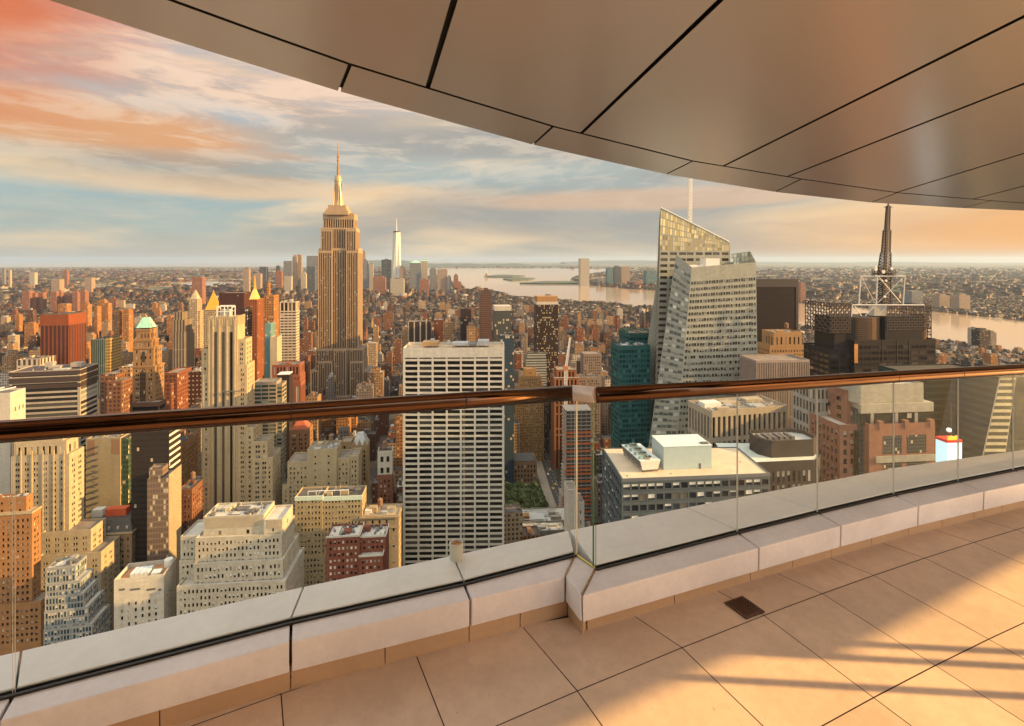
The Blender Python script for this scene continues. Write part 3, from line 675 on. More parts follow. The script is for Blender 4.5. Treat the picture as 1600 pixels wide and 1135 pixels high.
b = Bd('terraced_office', 'broad cream terraced office with three setback storeys of small dark windows', 'office', 280, 258, th=R(5), wall=(.68, .60, .46), st=pun.but(cw=1.95, rh=3.35, fx=.5, fz=.56, rec=.3, grp=0, top=1.4), roofm=M_roofl)
b.rect(276, 446, 912, -6, 30, st=b.st); b.rect(305, 440, 838, 0, 20, yb=882); b.rect(303, 442, 878, -3, 25, yb=916); b.rect(282, 312, 838, 3, 17, yb=900); b.rect(280, 306, 876, 1.5, 19)
b.rect(318, 412, 806, 3, 15, st=St(cw=12, rh=6, fx=.12, fz=.4, top=.8), yb=840); b.rect(412, 441, 812, 2, 16, st=St(cw=12, rh=6, fx=.12, fz=.3, top=.8), yb=840)
pl = b.part('louvre_screen', mat('beige_louvre', (.32, .26, .18), .8, var=.1, scale=.5))
a, c = b.lx(322, 3), b.lx(405, 3); pl.box(a, c, 2.9, 3.1, b.lz(322, 826, 3), b.lz(322, 810, 3)); a, c = b.lx(418, 2), b.lx(436, 2); pl.box(a, c, 1.9, 2.1, b.lz(418, 826, 2), b.lz(418, 813, 2))
b.kit(6, 7, 5, 2.2); b.done()

b = Bd('mansard_hotel', 'tan hotel block with black mansard roof and red penthouse on top', 'hotel', 130, 318, wall=TAN, st=pun.but(cw=2.6, rh=3.6, fx=.42, fz=.6, grp=2), roofm=M_slate)
x0, x1, y0, y1, z = b.rect(124, 206, 833, 0, 18, par=.2)
b.roof.loft([(x0 - .2, y0 - .2, z), (x1 + .2, y0 - .2, z), (x1 + .2, y1, z), (x0 - .2, y1, z)], [(x0 + 3, y0 + 4, z + 6.5), (x1 - 3, y0 + 4, z + 6.5), (x1 - 3, y1 - 3, z + 6.5), (x0 + 3, y1 - 3, z + 6.5)])
cr = b.part('cornice', wallm(CREAM)); cr.box(x0 - .8, x1 + .8, y0 - .9, y1 + .5, z - 1.0, z - .1)
dm = b.part('dormer', wallm(WHITE))
for i in range(5): xx = x0 + 5 + i * 5.2; dm.box(xx, xx + 1.2, y0 + .8, y0 + 2.4, z + 1.2, z + 3)
ph = b.part('penthouse', mat('red_penthouse', (.50, .09, .03), .6, var=.15, scale=.4)); ph.box(x0 + 10, x0 + 22, y0 + 8, y0 + 13, z + 6.4, z + 11); b.part('white_shed', M_white).box(x0 + 2, x0 + 8, y0 + 8, y0 + 13, z + 6.4, z + 11); b.done()

b = Bd('concrete_slab_tower', 'blank tan concrete slab tower with green glass flank just under the handrail', 'tower', 134, 345, wall=(.50, .41, .27), st=None)
x0, x1, y0, y1, z = b.rect(134, 188, 685, 0, 22)
gm = b.part('green_glass_flank', gridm('green_flank', (.10, .14, .09), (.03, .05, .035), 2.2, 3.4, .8, .62, .2)); gm.box(x1 - 2.5, x1 + 4.5, .8, 24, 0, z - 1)
gm.box(x1 + 4.4, x1 + 14, 5, 26, 0, z - 17); pn = b.part('brown_panel', mat('brown_panel', (.22, .13, .08), .8, var=.1)); zq = b.lz(140, 712); pn.box(x0 + 1.2, x0 + 5.5, -.05, .2, zq, z - 1); pn.box(x1 - 5.5, x1 - .4, -.05, .2, zq, z - 1)
sl = b.part('vent_slot', M_plantd)
for i in range(8): zq = b.lz(150, 719 + i * 8.6); sl.box(x0 + 3.2, x0 + 5.8, -.05, .1, zq - .25, zq + .25)
b.kit(8, 5, 0, 2.); b.done()

b = Bd('brown_glass_slab', 'brown glass slab with a plain sunlit side and stub roof house', 'tower', 230, 312, th=R(9), wall=gridm('brown_glass', (.32, .22, .16), (.12, .085, .065), 1.5, 3.4, .8, .7, .15), st=None)
x0, x1, y0, y1, z = b.rect(230, 263, 748, 0, 16); b.rect(233, 254, 731, 3, 7, yb=750); sd_ = b.part('blank_side', wallm((.50, .40, .27))); sd_.box(x1 + .02, x1 + .3, .3, 16, 0, z + 2); b.done()

b = Bd('black_glass_tower', 'black glass tower seen under the handrail, with slanting lit bands on its edge', 'tower', 205, 325, wall=gridm('black_glass', (.045, .035, .03), (.03, .024, .022), 1.6, 3.6, .8, .6, .03), st=None)
x0, x1, y0, y1, z = b.rect(205, 264, 664, 0, 12); bb_ = b.part('white_band', M_white)
for i in range(22): bb_.box(x1 + .02, x1 + .25, .2, 14, z - 4 - i * 4.2, z - 2.6 - i * 4.2)
b.done()
for nm, lb, px, px1, yt, D, ln, wl in (('orange_brick_tower', 'orange brick tower with pointed slate roof, between the black glass and cream towers', 268, 284, 694, 380, 26, ORB), ('tan_apartment_tower', 'tall tan apartment tower with one gold side, left of the cream slotted tower', 290, 300, 640, 430, 24, TAN), ('brick_loft', 'low brick loft building in front of the pointed slate roof', 278, 300, 765, 345, 26, BRICK)):
    b = Bd(nm, lb, 'building', px, D, wall=wl, st=pun.but(cw=2.6, rh=3.5)); b.rect(px, px1, yt, 0, ln); b.kit(px, 3, 0, 3, 1)
    if nm == 'orange_brick_tower':
        x0, x1, y0, y1, z = b.rects[0]; b.part('pointed_roof', M_slate).loft([(x0, y0, z + 1), (x1, y0, z + 1), (x1, y0 + 9, z + 1), (x0, y0 + 9, z + 1)], [((x0 + x1) / 2, y0 + 4.5, z + 8)] * 4)
    b.done()

# ---- left, above the rail
b = Bd('white_cube_office', 'plain white cube building cut by the left edge just above the handrail', 'office', -90, 300, th=R(10), wall=WHITE, st=None, roofm=M_plantd)
x0, x1, y0, y1, z = b.rect(-90, 16, 616, 0, 12)
for q_, y in enumerate((3.5, 6.5, 9.5)): b.part('slit_window#%d' % q_, M_plantd).box(x1 - .1, x1 + .05, y, y + .9, z - 12, z - 9.5)
for k in range(3): b.part('roof_pipe', M_steelw).bar((x0 + 12 + 6 * k, 3, z + .2), (x0 + 20 + 6 * k, 8, z + 1.6), .35)
b.done()
b = Bd('banded_office', 'dark glass office with pale horizontal bands and flat roof at left', 'office', 14, 352, th=R(12), wall=(.50, .44, .36), st=ribbon.but(cw=46, rh=3.55, fz=.62, top=1.0, pane=panem('bands', (.02, .02, .018), (.2, .22, .19), .1)), roofm=M_roofl)
x0, x1, y0, y1, z = b.rect(14, 125, 579.5, 0, 22); sp = b.part('dark_fascia', mat('dark_fascia', (.04, .025, .02), .5, var=.1))
sp.box(x0 - .05, x1 + .05, -.06, 22.05, z - 3.3, z - .5); sp.box(x0 - .05, x1 + .05, -.06, 22.05, z - 8.4, z - 4.6); sp.box(x0 - .05, x1 + .05, -.06, 22.05, z - 12.4, z - 9.6); b.kit(11, 3, 0, 3.)
bk = b.part('roof_bulkhead', b.wm); bk.box(x0 + 14, x0 + 19, 12, 16, z - .05, z + 3.5); bk.box(x0 + 31, x0 + 38, 10, 15, z - .05, z + 3); b.done()

b = Bd('green_pyramid_tower', 'ornate brown stone tower with a green copper pyramid roof', 'tower', 208, 412, wall=(.42, .24, .11), st=pun.but(cw=2.5, rh=3.5, fx=.45, fz=.5, grp=2, top=2), roofm=M_copper)
x0, x1, y0, y1, z = b.rect(207, 242, 572, 0, 14, vis=660); b.rect(208, 240, 543, .8, 12.5, st=pun.but(cw=3, rh=5, fx=.34, fz=.5, top=1), yb=574); b.rect(210.5, 237, 531, 1.8, 10.5, st=pun.but(cw=2.4, rh=4.5, fx=.4, fz=.5, top=1), yb=545); x0, x1, y0, y1, z = b.rect(213, 235, 514.5, 2.6, 9, st=pun.but(cw=2.3, rh=6, fx=.42, fz=.4, top=1.2, side=.6), yb=533)
b.roof.loft([(x0 - .2, y0 - .2, z + 1), (x1 + .2, y0 - .2, z + 1), (x1 + .2, y1 + .2, z + 1), (x0 - .2, y1 + .2, z + 1)], [(x0 + 2.8, y0 + 3.5, z + 9), (x1 - 2.8, y0 + 3.5, z + 9), (x1 - 2.8, y1 - 3.5, z + 9), (x0 + 2.8, y1 - 3.5, z + 9)])
co = b.part('cornice', b.wm)
for q_, (a, c, e, f_, zt) in enumerate(b.rects): b.part('cornice#%d' % q_, b.wm).box(a - .5, c + .5, e - .5, f_ + .5, zt - .4, zt + .6)
ar = b.part('arched_window', P_black); xm = b.lx(224, .8); ar.box(xm - 1.2, xm + 1.2, .7, .9, b.lz(224, 566, .8), b.lz(224, 550, .8)); b.part('bay_window', gridm('bay_window', (.16, .09, .045), (.03, .022, .018), 1.5, 3.5, .6, .62, .1)).box(xm - 2.2, xm + 2.2, -.06, .1, b.lz(224, 640), b.lz(224, 580)); b.done()
b = Bd('low_podium', 'low brown podium block right in front of the copper roofed tower', 'building', 205, 405, wall=(.22, .12, .07), st=ribbon.but(cw=20, rh=6)); b.rect(205, 249, 629, 0, 10); b.done()

b = Bd('slotted_stone_tower', 'tall cream stone tower with three black vertical slots and a notched crown', 'tower', 314, 362, wall=(.64, .50, .30), st=pun.but(cw=2.5, rh=3.5, fx=.46, fz=.55, grp=2, top=2), th=R(9))
b.rect(325, 371, 496, 0, 15, st=None, vis=800); b.rect(315, 326, 545, .6, 12, vis=800); b.rect(370, 384, 530, .9, 13, vis=800)
b.rect(371, 386, 570, .2, 16, vis=810, st=pun.but(cw=2.1, rh=3.5, fx=.42, fz=.52, grp=2, top=2)); b.rect(384, 396, 668, -1, 20, vis=810); b.rect(394, 418, 690, -1.6, 16, vis=810); b.rect(394, 426, 716, -3, 20, vis=810); b.rect(317, 327, 585, .1, 14, vis=800)
sl = b.part('window_slot', P_black)
for px in (337, 349, 361.5): a, c = b.lx(px - 1.8, 0), b.lx(px + 1.8, 0); sl.box(a, c, -.25, .1, b.lz(px, 800), b.lz(px, 519))
rb = b.part('pilaster', b.wm)
for px in (327, 333, 343, 355, 367): a, c = b.lx(px - 1.1), b.lx(px + 1.1); rb.box(a, c, -.6, .1, b.lz(px, 800), b.lz(px, 500))
cr = b.part('notched_crown', b.wm); x0, x1, y0, y1, z = b.rects[0]
for i in range(13): a = x0 + .2 + i * (x1 - x0 - 1) / 12.5; cr.box(a, a + .75, -.35, .2, z - 5, z + 1.8 + .35 * (i % 2))
for i in range(8): cr.box(x1 - .2, x1 + .3, y0 + .4 + i * 1.9, y0 + 1.3 + i * 1.9, z - 5, z + 1.8)
fr = b.part('roof_frame', M_steelw); z += 1; X0, X1 = x0 + 4, x0 + 14
for x in (X0, (X0 + X1) / 2, X1):
    for y in (5, 11): fr.box(x - .25, x + .25, y - .25, y + .25, z - .5, z + 7)
for y in (5, 11): fr.box(X0, X1, y - .3, y + .3, z + 7.01, z + 7.7); fr.box(X0, X1, y - .2, y + .2, z + 3.2, z + 3.7)
for x in (X0, X1): fr.box(x - .24, x + .24, 5.3, 10.7, z + 6.4, z + 7.0)
b.part('roof_house', wallm(WHITE)).box(x0 + 5.5, x0 + 12, 5.6, 10.4, z - 1.5, z + 5); b.done()
ct = empty('window_cleaning_cradle', b.w(b.lx(366, -2), -2, b.lz(366, 612, -2)), TH, 'thin cleaning cradle hanging across the slotted cream tower', 'cradle')
mb = MB(); mb.box(-7.5, 7.5, -.8, .4, 0, .4); mb.build('platform', M_plantd, ct); mb = MB()
for x in (-7, 7): mb.bar((x, 0, .4), (x, 0, 30), .06)
for x in range(-7, 8): mb.bar((x, -.8, .4), (x, -.8, 1.5), .06)
mb.build('railing', M_plantd, ct)

# ---- centre, under and above the rail
b = Bd('gridded_white_slab', 'white office slab with a rigid grid of wide black windows and blank top band', 'office', 630, 352, th=R(1.5), wall=(.80, .74, .62), st=St(cw=10.1, rh=3.72, fx=.87, fz=.66, rec=.7, top=8.6, side=.9, pane=P_black), roofm=mat('tan_roof', (.42, .30, .18), .85, var=.3, scale=.2))
x0, x1, y0, y1, z = b.rect(629.5, 788, 543.5, 0, 25, vis=920, par=1.8)
jt = b.part('panel_joint', mat('joint_grey', (.45, .40, .33), .8, var=0))
for i in range(1, 7): xx = x0 + .9 + i * (x1 - x0 - 1.8) / 7; jt.box(xx - .08, xx + .08, -.04, .05, z - 7, z + 1)
th_ = b.part('thin_window_row', P_black)
for i in range(7): xx = x0 + .9 + (i + .5) * (x1 - x0 - 1.8) / 7; th_.box(xx - 4.3, xx + 4.3, -.03, .05, z - 7.6, z - 6.8)
rp = b.part('roof_plant', M_plant); rt = b.part('roof_bulkhead', wallm((.55, .36, .18)))
rt.box(x0 + 12, x0 + 23, 8, 18, z - .1, z + 2.6); rp.box(x0 + 33, x0 + 44, 9, 19, z - .1, z + 1.6); b.part('dark_plant', M_plantd).box(x0 + 45, x0 + 50, 6, 19, z - .1, z + 1.2); rp.box(x0 + 51, x0 + 59, 10, 18, z - .1, z + 3.2); rp.cyl(x0 + 30, 12, z - .1, z + 3, 1.3); rp.box(x0 + 17, x0 + 20, 14, 16, z - .1, z + 4)
b.done()

b = Bd('cream_stepped_hotel', 'stepped cream hotel with a tall blank wall panel, left of the white slab', 'hotel', 450, 372, wall=(.62, .49, .29), st=pun.but(cw=2.7, rh=3.4, fx=.42, fz=.5))
b.rect(449, 482, 722, 1, 20); b.rect(480, 526, 702, 0, 18, st=pun.but(cw=9, rh=5, fx=.12, fz=.3)); b.rect(526, 546, 716, 1.5, 18); b.rect(546, 560, 712, 2.4, 16); b.rect(441, 452, 758, .4, 20); b.kit(21, 4, 1, 2.5, 1); b.done()
b = Bd('cream_apartment_block', 'wide cream apartment block with pale green roof trim in front of the stepped hotel', 'apartment block', 460, 318, wall=(.60, .47, .27), st=pun.but(cw=2.05, rh=3.45, fx=.5, fz=.5, grp=0, top=1.5), th=R(5), roofm=M_roofd)
b.rect(461, 504, 776, 0, 14, yb=868); b.rect(494, 566, 776, .5, 15); b.rect(459, 508, 868, -1.2, 17); tr = b.part('roof_trim', mat('pale_green_trim', (.50, .58, .47), .7, var=.1))
for i in (0, 1): x0, x1, y0, y1, z = b.rects[i]; tr.box(x0 - .2, x1 + .2, y0 - .3, y0 + .2, z - 1.5, z + 1.2)
x0, x1, y0, y1, z = b.rects[1]; fr = b.part('roof_frame', M_steelw)
for i in range(6): fr.bar((x0 - 6 + 5 * i, 4, z), (x0 - 6 + 5 * i, 4, z + 3.4), .2)
fr.bar((x0 - 6, 4, z + 3.4), (x0 + 19, 4, z + 3.4), .25); b.kit(22, 5, 1, 2.6); b.done()
b = Bd('red_brick_block', 'dark red brick block with white roof edges in front of the cream apartments', 'apartment block', 508, 268, th=R(6), wall=(.27, .085, .05), st=pun.but(cw=2.1, rh=3.1, fx=.5, fz=.5, top=1.6, pane=panem('white_blinds', frac=.45, blind=(.7, .62, .5))), roofm=M_roofl)
b.rect(510, 562, 838, 0, 13, vis=930); b.rect(556, 603, 838, 1.6, 12, vis=930); b.rect(561, 598, 868, -3, 8, vis=930); tr = b.part('white_coping', wallm(WHITE))
for x0, x1, y0, y1, z in b.rects: tr.box(x0 - .2, x1 + .2, y0 - .25, y0 + .3, z + .4, z + 1.3); tr.box(x1 - .2, x1 + .25, y0 + .3, y1, z + .4, z + 1.25)
b.kit(23, 3, 0, 2.2); b.kit(24, 2, 1, 2.6); b.done()
b = Bd('beige_club_house', 'beige palazzo block with rooftop pipes, between red brick block and white slab', 'building', 566, 322, wall=(.55, .42, .26), st=pun.but(cw=4.2, rh=5.2, fx=.3, fz=.45, top=1.5), th=R(4)); b.rect(563, 623, 806, 0, 16)
x0, x1, y0, y1, z = b.rects[0]; co = b.part('cornice', b.wm); co.box(x0 - .6, x1 + .6, y0 - .7, y1 + .5, z - .6, z + .5); co.box(x0 - .2, x1 + .2, y0 - .3, y1 + .2, z - 7, z - 6.3); b.kit(25, 6, 0, 4.5, 1, .9); b.part('white_house', M_white).box(x0 + 2, x0 + 6, 3, 7, z - .05, z + 3); b.done()
b = Bd('slender_loft_tower', 'slender brown loft tower with arched windows under a white cornice', 'tower', 590, 372, wall=(.30, .12, .07), st=pun.but(cw=2.6, rh=3.5, fx=.4, fz=.5)); b.rect(590, 613, 742, 0, 9); b.rect(590, 613, 705, .2, 8.6, st=pun.but(cw=3.6, rh=7, fx=.5, fz=.5, top=2), yb=744, wall=b.part('stone_top', wallm(WHITE))); b.kit(26, 3, 1, 4, 1); b.done()
b = Bd('gothic_tower', 'tan gothic office tower with pointed gables and grey steep roof', 'tower', 553, 402, wall=(.50, .34, .18), st=pun.but(cw=2.4, rh=3.5, fx=.45, fz=.6)); x0, x1, y0, y1, z = b.rect(548, 574, 697, 0, 14)
gb = b.part('gable', b.wm)
for i in range(3): a = x0 + .6 + i * (x1 - x0) / 3; w = (x1 - x0) / 3 - 1; gb.quad((a, -.05, z), (a + w, -.05, z), (a + w / 2, -.05, z + 4.5)); gb.quad((a + w, 1, z), (a, 1, z), (a + w / 2, 1, z + 4.5)); gb.quad((a, -.05, z), (a + w / 2, -.05, z + 4.5), (a + w / 2, 1, z + 4.5), (a, 1, z)); gb.quad((a + w / 2, -.05, z + 4.5), (a + w, -.05, z), (a + w, 1, z), (a + w / 2, 1, z + 4.5))
b.part('steep_roof', M_plant).loft([(x0 + 1, 1.2, z), (x1 - .5, 1.2, z), (x1 - .5, y1, z), (x0 + 1, y1, z)], [(x0 + 4, 5, z + 8), (x1 - 4, 5, z + 8), (x1 - 4, y1 - 4, z + 8), (x0 + 4, y1 - 4, z + 8)]); b.rect(533, 549, 690, 3, 12); b.done()
b = Bd('pyramid_brick_tower', 'red brick tower with red pyramid roof just below the handrail', 'tower', 452, 440, wall=(.38, .2, .10), st=pun.but(cw=2.6, rh=3.6, fx=.45, fz=.5, grp=2)); x0, x1, y0, y1, z = b.rect(452, 482, 672, 0, 16)
b.part('pyramid_roof', mat('red_tile_roof', (.33, .08, .03), .8, var=.2, scale=.4)).loft([(x0 + 1, 1, z), (x1 - 1, 1, z), (x1 - 1, y1 - 1, z), (x0 + 1, y1 - 1, z)], [((x0 + x1) / 2, y1 / 2, z + 10)] * 4); b.done()
b = Bd('curved_band_tower', 'dark apartment tower with pale curved balcony bands, right of the cream wings', 'tower', 396, 425, wall=(.42, .36, .27), st=ribbon.but(cw=6, rh=3.3, fx=.9, fz=.55, pane=P_green)); b.rect(396, 432, 597, 0, 14); b.rect(432, 441, 600, 1.5, 12); b.done()
b = Bd('dark_brick_stack', 'black and dark brick stack with a white roof line beside the banded tower', 'building', 433, 470, wall=(.05, .03, .025), st=None); b.rect(433, 452, 586, 0, 12); b.part('white_roof_line', M_white).box(b.rects[0][0], b.rects[0][1], 0, 12, b.rects[0][4] + 1.02, b.rects[0][4] + 1.5); b.done()
b = Bd('red_crown_block', 'red brick block with a crown of tall slits, under the white striped tower', 'building', 425, 540, wall=(.36, .13, .07), st=pun.but(cw=3, rh=4, fx=.4, fz=.5, top=1)); b.rect(425, 468, 570, 0, 20, st=pun.but(cw=3.4, rh=9, fx=.5, fz=.7, top=1), yb=588); b.rect(425.3, 469, 588, -.3, 21); b.rect(452, 470, 597, -2, 18, st=pier.but(cw=4, rh=30)); b.kit(29, 3, 0, 4); b.done()
b = Bd('white_striped_tower', 'white tower with close horizontal stripes and a tall pillared crown', 'tower', 437, 640, wall=(.72, .60, .46), st=ribbon.but(cw=4.2, rh=3.55, fx=.86, fz=.45, side=.5, pane=P_warm, top=.5)); b.rect(437, 463, 486, 0, 14); b.rect(437, 463, 472, .3, 13.5, st=St(cw=5, rh=9, fx=.72, fz=.94, rec=.5, top=.6, side=.6, pane=P_warm), yb=487); b.kit(30, 4, 1, 4); b.done()

# ---- the spired tower
b = Bd('spired_tower', 'very tall stepped stone skyscraper with a slim mast and antenna spire, one edge blazing gold', 'skyscraper', 497, 794, th=R(7), wall=(.56, .40, .25),
       st=St(cw=2.55, rh=300, fx=.60, fz=.985, rec=.8, top=2.5, side=1.2, pane=gridm('spired_glass', (.085, .048, .032), (.022, .013, .010), 50, 3.7, .99, .5, .06)))
s0 = b.st
b.rect(485, 574, 620, -14, 62, st=s0, vis=640); b.rect(485, 497, 579, -9, 50, vis=640); b.rect(497, 519, 565, -8, 46, vis=640); b.rect(547, 568, 565, -7, 48, vis=640); b.rect(565, 578, 579, -6, 46, vis=640)
b.rect(522, 541, 546, -3.5, 20, vis=640); b.rect(493, 568, 545, -.5, 44, vis=640)
b.rect(497, 519, 392, 0, 40, yb=546); b.rect(541, 560, 392, .4, 40, yb=546); b.rect(498, 560, 388, 3, 36, yb=546)
b.rect(501, 519, 359, 1.2, 36, yb=393); b.rect(540, 556.5, 359, 1.5, 36, yb=393); b.rect(501, 556, 356, 4, 32, yb=389)
b.rect(504.5, 553.5, 334, 5, 29, yb=358, st=s0.but(top=9, cw=3.4)); b.rect(506, 552, 333, 6, 27, st=None, yb=340)
cw_ = b.part('crown_step', b.wm)
xm = b.lx(528.5, 16); zc = b.lz(528.5, 334, 16)
for px0, px1, y0_, y1_ in ((511, 547, 336, 331), (512.5, 544.5, 331, 327.5), (515, 542.5, 327.5, 322)):
    a, c = b.lx(px0, 16), b.lx(px1, 16); r_ = (c - a) / 2; cw_.box(a, c, 18 - r_, 18 + r_, b.lz(528, y0_, 16) - 1, b.lz(528, y1_, 16))
b.part('ledge_band', M_steelw).box(b.lx(512, 4), b.lx(545, 4), 6, 28, b.lz(528, 334, 6) + .2, b.lz(528, 332, 6))
ms = b.part('mooring_mast', mat('warm_mast_metal', (.36, .25, .13), .4, .3, var=.06, scale=.1)); xm = b.lx(528.3, 18)
zl = lambda py: b.lz(528, py, 18)
ms.cyl(xm, 18, zl(323), zl(300), 7.6, 5.4, 12); ms.cyl(xm, 18, zl(300), zl(284), 5.2, 5.0, 12); ms.cyl(xm, 18, zl(284), zl(279), 6.2, 5.6, 16); ms.cyl(xm, 18, zl(279), zl(275), 5.2, 4.2, 16)
for q in range(4):
    an = q * math.pi / 2 + math.pi / 4; dx_, dy_ = math.cos(an), math.sin(an); ms.loft([(xm + dx_ * 9 - dy_ * .8, 18 + dy_ * 9 + dx_ * .8, zl(323)), (xm + dx_ * 9 + dy_ * .8, 18 + dy_ * 9 - dx_ * .8, zl(323)), (xm + dx_ * 4 + dy_ * .8, 18 + dy_ * 4 - dx_ * .8, zl(323)), (xm + dx_ * 4 - dy_ * .8, 18 + dy_ * 4 + dx_ * .8, zl(323))], [(xm + dx_ * 6 - dy_ * .8, 18 + dy_ * 6 + dx_ * .8, zl(290)), (xm + dx_ * 6 + dy_ * .8, 18 + dy_ * 6 - dx_ * .8, zl(290)), (xm + dx_ * 4 + dy_ * .8, 18 + dy_ * 4 - dx_ * .8, zl(290)), (xm + dx_ * 4 - dy_ * .8, 18 + dy_ * 4 + dx_ * .8, zl(290))])
mw = b.part('mast_window', P_warm)
for q in range(4): an = q * math.pi / 2; mw.loft([(xm + math.cos(an + t) * 6.9, 18 + math.sin(an + t) * 6.9, zl(318)) for t in (-.16, .16)] + [(xm + math.cos(an + t) * 4, 18 + math.sin(an + t) * 4, zl(318)) for t in (.16, -.16)], [(xm + math.cos(an + t) * 5.5, 18 + math.sin(an + t) * 5.5, zl(287)) for t in (-.16, .16)] + [(xm + math.cos(an + t) * 3, 18 + math.sin(an + t) * 3, zl(287)) for t in (.16, -.16)])
an_ = b.part('antenna', mat('antenna_metal', (.26, .15, .07), .5, .3, var=.1)); an_.cyl(xm, 18, zl(275), zl(262), 2.1, 1.9, 8); an_.cyl(xm, 18, zl(262), zl(240), 1.5, 1.2, 8); an_.cyl(xm, 18, zl(240), zl(228), .8, .7, 6); an_.cyl(xm, 18, zl(228), zl(214), .4, .15, 6)
for py in (270, 263, 252, 246): an_.cyl(xm, 18, zl(py), zl(py - 1.2), 2.3, n=8)
b.done()

# ---- simple towers of the middle distance: (name, label, cat, px0, px1, ytop, D, length, wall material or colour, extras)
gm_red = gridm('red_ribs', (.30, .085, .035), (.05, .022, .018), 4.4, 90, .62, .98, .0)
def simple(nm, lb, cat, px0, px1, yt, D, ln, wm, tiers=(), th=None, group=None, kit=2, roofm=None, seed=0):
    b = Bd(nm, lb, cat, px0, D, th=th, wall=wm, group=group, roofm=roofm); b.rect(px0, px1, yt, 0, ln, st=None)
    for t in tiers: b.rect(*t, st=None)
    if kit: b.kit(seed + int(px0), kit, -1, 4)
    return b
gw = lambda key, rgb, pane=(.05, .03, .02), cw=3.2, rh=3.6, fx=.5, fz=.5, bl=.12: gridm(key, rgb, pane, cw, rh, fx, fz, bl)
G_tan = gw('tan', (.48, .30, .16)); G_brick = gw('brick', (.30, .14, .08)); G_cream = gw('cream', (.58, .44, .28)); G_brown = gw('brown', (.17, .085, .05)); G_dark = gw('dark', (.06, .04, .035), (.03, .022, .02), 2.4, 3.6, .75, .6, .1)
G_orange = gw('orange', (.50, .23, .08)); G_grey = gw('grey', (.28, .24, .21)); G_rust = gw('rust', (.30, .11, .06)); G_glass = gw('bluegrey', (.16, .18, .18), (.06, .08, .09), 2.6, 3.6, .8, .7, .1); G_white = gw('white', (.66, .58, .47))
b = simple('red_rib_tower', 'dark red slab tower with vertical ribs, flat top, standing alone at far left', 'tower', 63, 107, 492, 600, 30, gm_red); cp_ = b.part('ribbed_crown', gw('rib_crown', (.36, .10, .035), (.16, .05, .025), 3.6, 90, .4, .98, 0)); x0, x1, y0, y1, z = b.rects[0]; cp_.box(x0 - .3, x1 + .3, y0 - .3, y1 + .3, z - 12, z + 1.2); b.done()
b = simple('teal_gold_tower', 'small teal glass tower with gold lit flank right of the red ribbed tower', 'tower', 142, 164, 531, 640, 26, gw('teal_stripes', (.34, .34, .27), (.02, .06, .06), 2.4, 60, .62, .99, 0), kit=1); b.part('gold_flank', gw('gold_flank', (.62, .42, .14), (.10, .06, .03), 3, 3.8, .8, .4, 0)).box(b.rects[0][1] + .05, b.rects[0][1] + 5.5, 1, 24, 0, b.rects[0][4] + 3); b.done()  # flank coloured gold: evening sun painted into the wall
simple('white_balcony_block', 'low white block with dark bays in front of the red ribbed tower', 'building', 26, 62, 562, 560, 24, gw('white_bays', (.66, .56, .44), (.06, .04, .03), 5, 9, .5, .7, 0)).done()
simple('brown_brick_pair', 'brown brick apartment block with orange side right of the banded office', 'building', 157, 180, 585, 440, 34, G_brick, ((166, 190, 596, -6, 40),)).done()
simple('grey_setback_block', 'grey pink setback block between banded office and copper roofed tower', 'building', 186, 204, 574, 455, 30, G_tan).done()
simple('green_cap_tower', 'slim brown tower with orange cap and pale ribs behind the copper roofed tower', 'tower', 270, 289, 519, 640, 26, gw('pale_ribs', (.42, .33, .22), (.06, .045, .035), 3.4, 70, .5, .99, 0), ((270, 288, 500, 1, 20), (271.5, 285, 488, 3, 14))).done()
simple('dark_dotted_block', 'broad dark brown office block with rows of dots left of the slotted tower', 'office', 280, 316, 581, 470, 24, gw('dots', (.10, .05, .038), (.36, .26, .18), 3.4, 4.2, .4, .3, 0)).done()
simple('rust_brick_corner', 'rust brick corner block touching the left of the dark dotted block', 'building', 257, 277, 583, 450, 26, G_rust, ((257, 268, 600, -4, 20),)).done()
b = simple('clock_tower', 'white campanile tower with pointed white top in the left distance', 'tower', 295, 308, 468, 1050, 22, G_cream, kit=0); x0, x1, y0, y1, z = b.rects[0]; b.part('spire', wallm(CREAM)).loft([(x0 + 1, 1, z), (x1 - 1, 1, z), (x1 - 1, y1 - 1, z), (x0 + 1, y1 - 1, z)], [((x0 + x1) / 2 - .6, y1 / 2, z + 20), ((x0 + x1) / 2 + .6, y1 / 2, z + 20), ((x0 + x1) / 2 + .6, y1 / 2 + 1, z + 20), ((x0 + x1) / 2 - .6, y1 / 2 + 1, z + 20)]); b.rect(290, 312, 486, 4, 30, st=None); b.done()
b = simple('gold_pyramid_tower', 'stone tower under a steep bright gold pyramid roof', 'tower', 318, 346, 484, 960, 30, G_cream, kit=0); x0, x1, y0, y1, z = b.rects[0]; xc = b.lx(333.5, 12); b.part('gold_roof', M_goldleaf).loft([(xc - 11, 2, z), (xc + 11, 2, z), (xc + 11, 24, z), (xc - 11, 24, z)], [(xc - .8, 12, z + 33), (xc + .8, 12, z + 33), (xc + .8, 13.6, z + 33), (xc - .8, 13.6, z + 33)]); b.part('lantern', M_goldleaf).cyl(xc, 13, z + 33, z + 38, .9, .2, 8); b.done()
simple('brown_flat_slab', 'square dark brown slab tower behind the gold pyramid roof', 'tower', 342, 381, 458, 900, 34, gw('brown_flat', (.10, .04, .03), (.05, .022, .018), 3, 3.6, .5, .5, .02), kit=0).done()
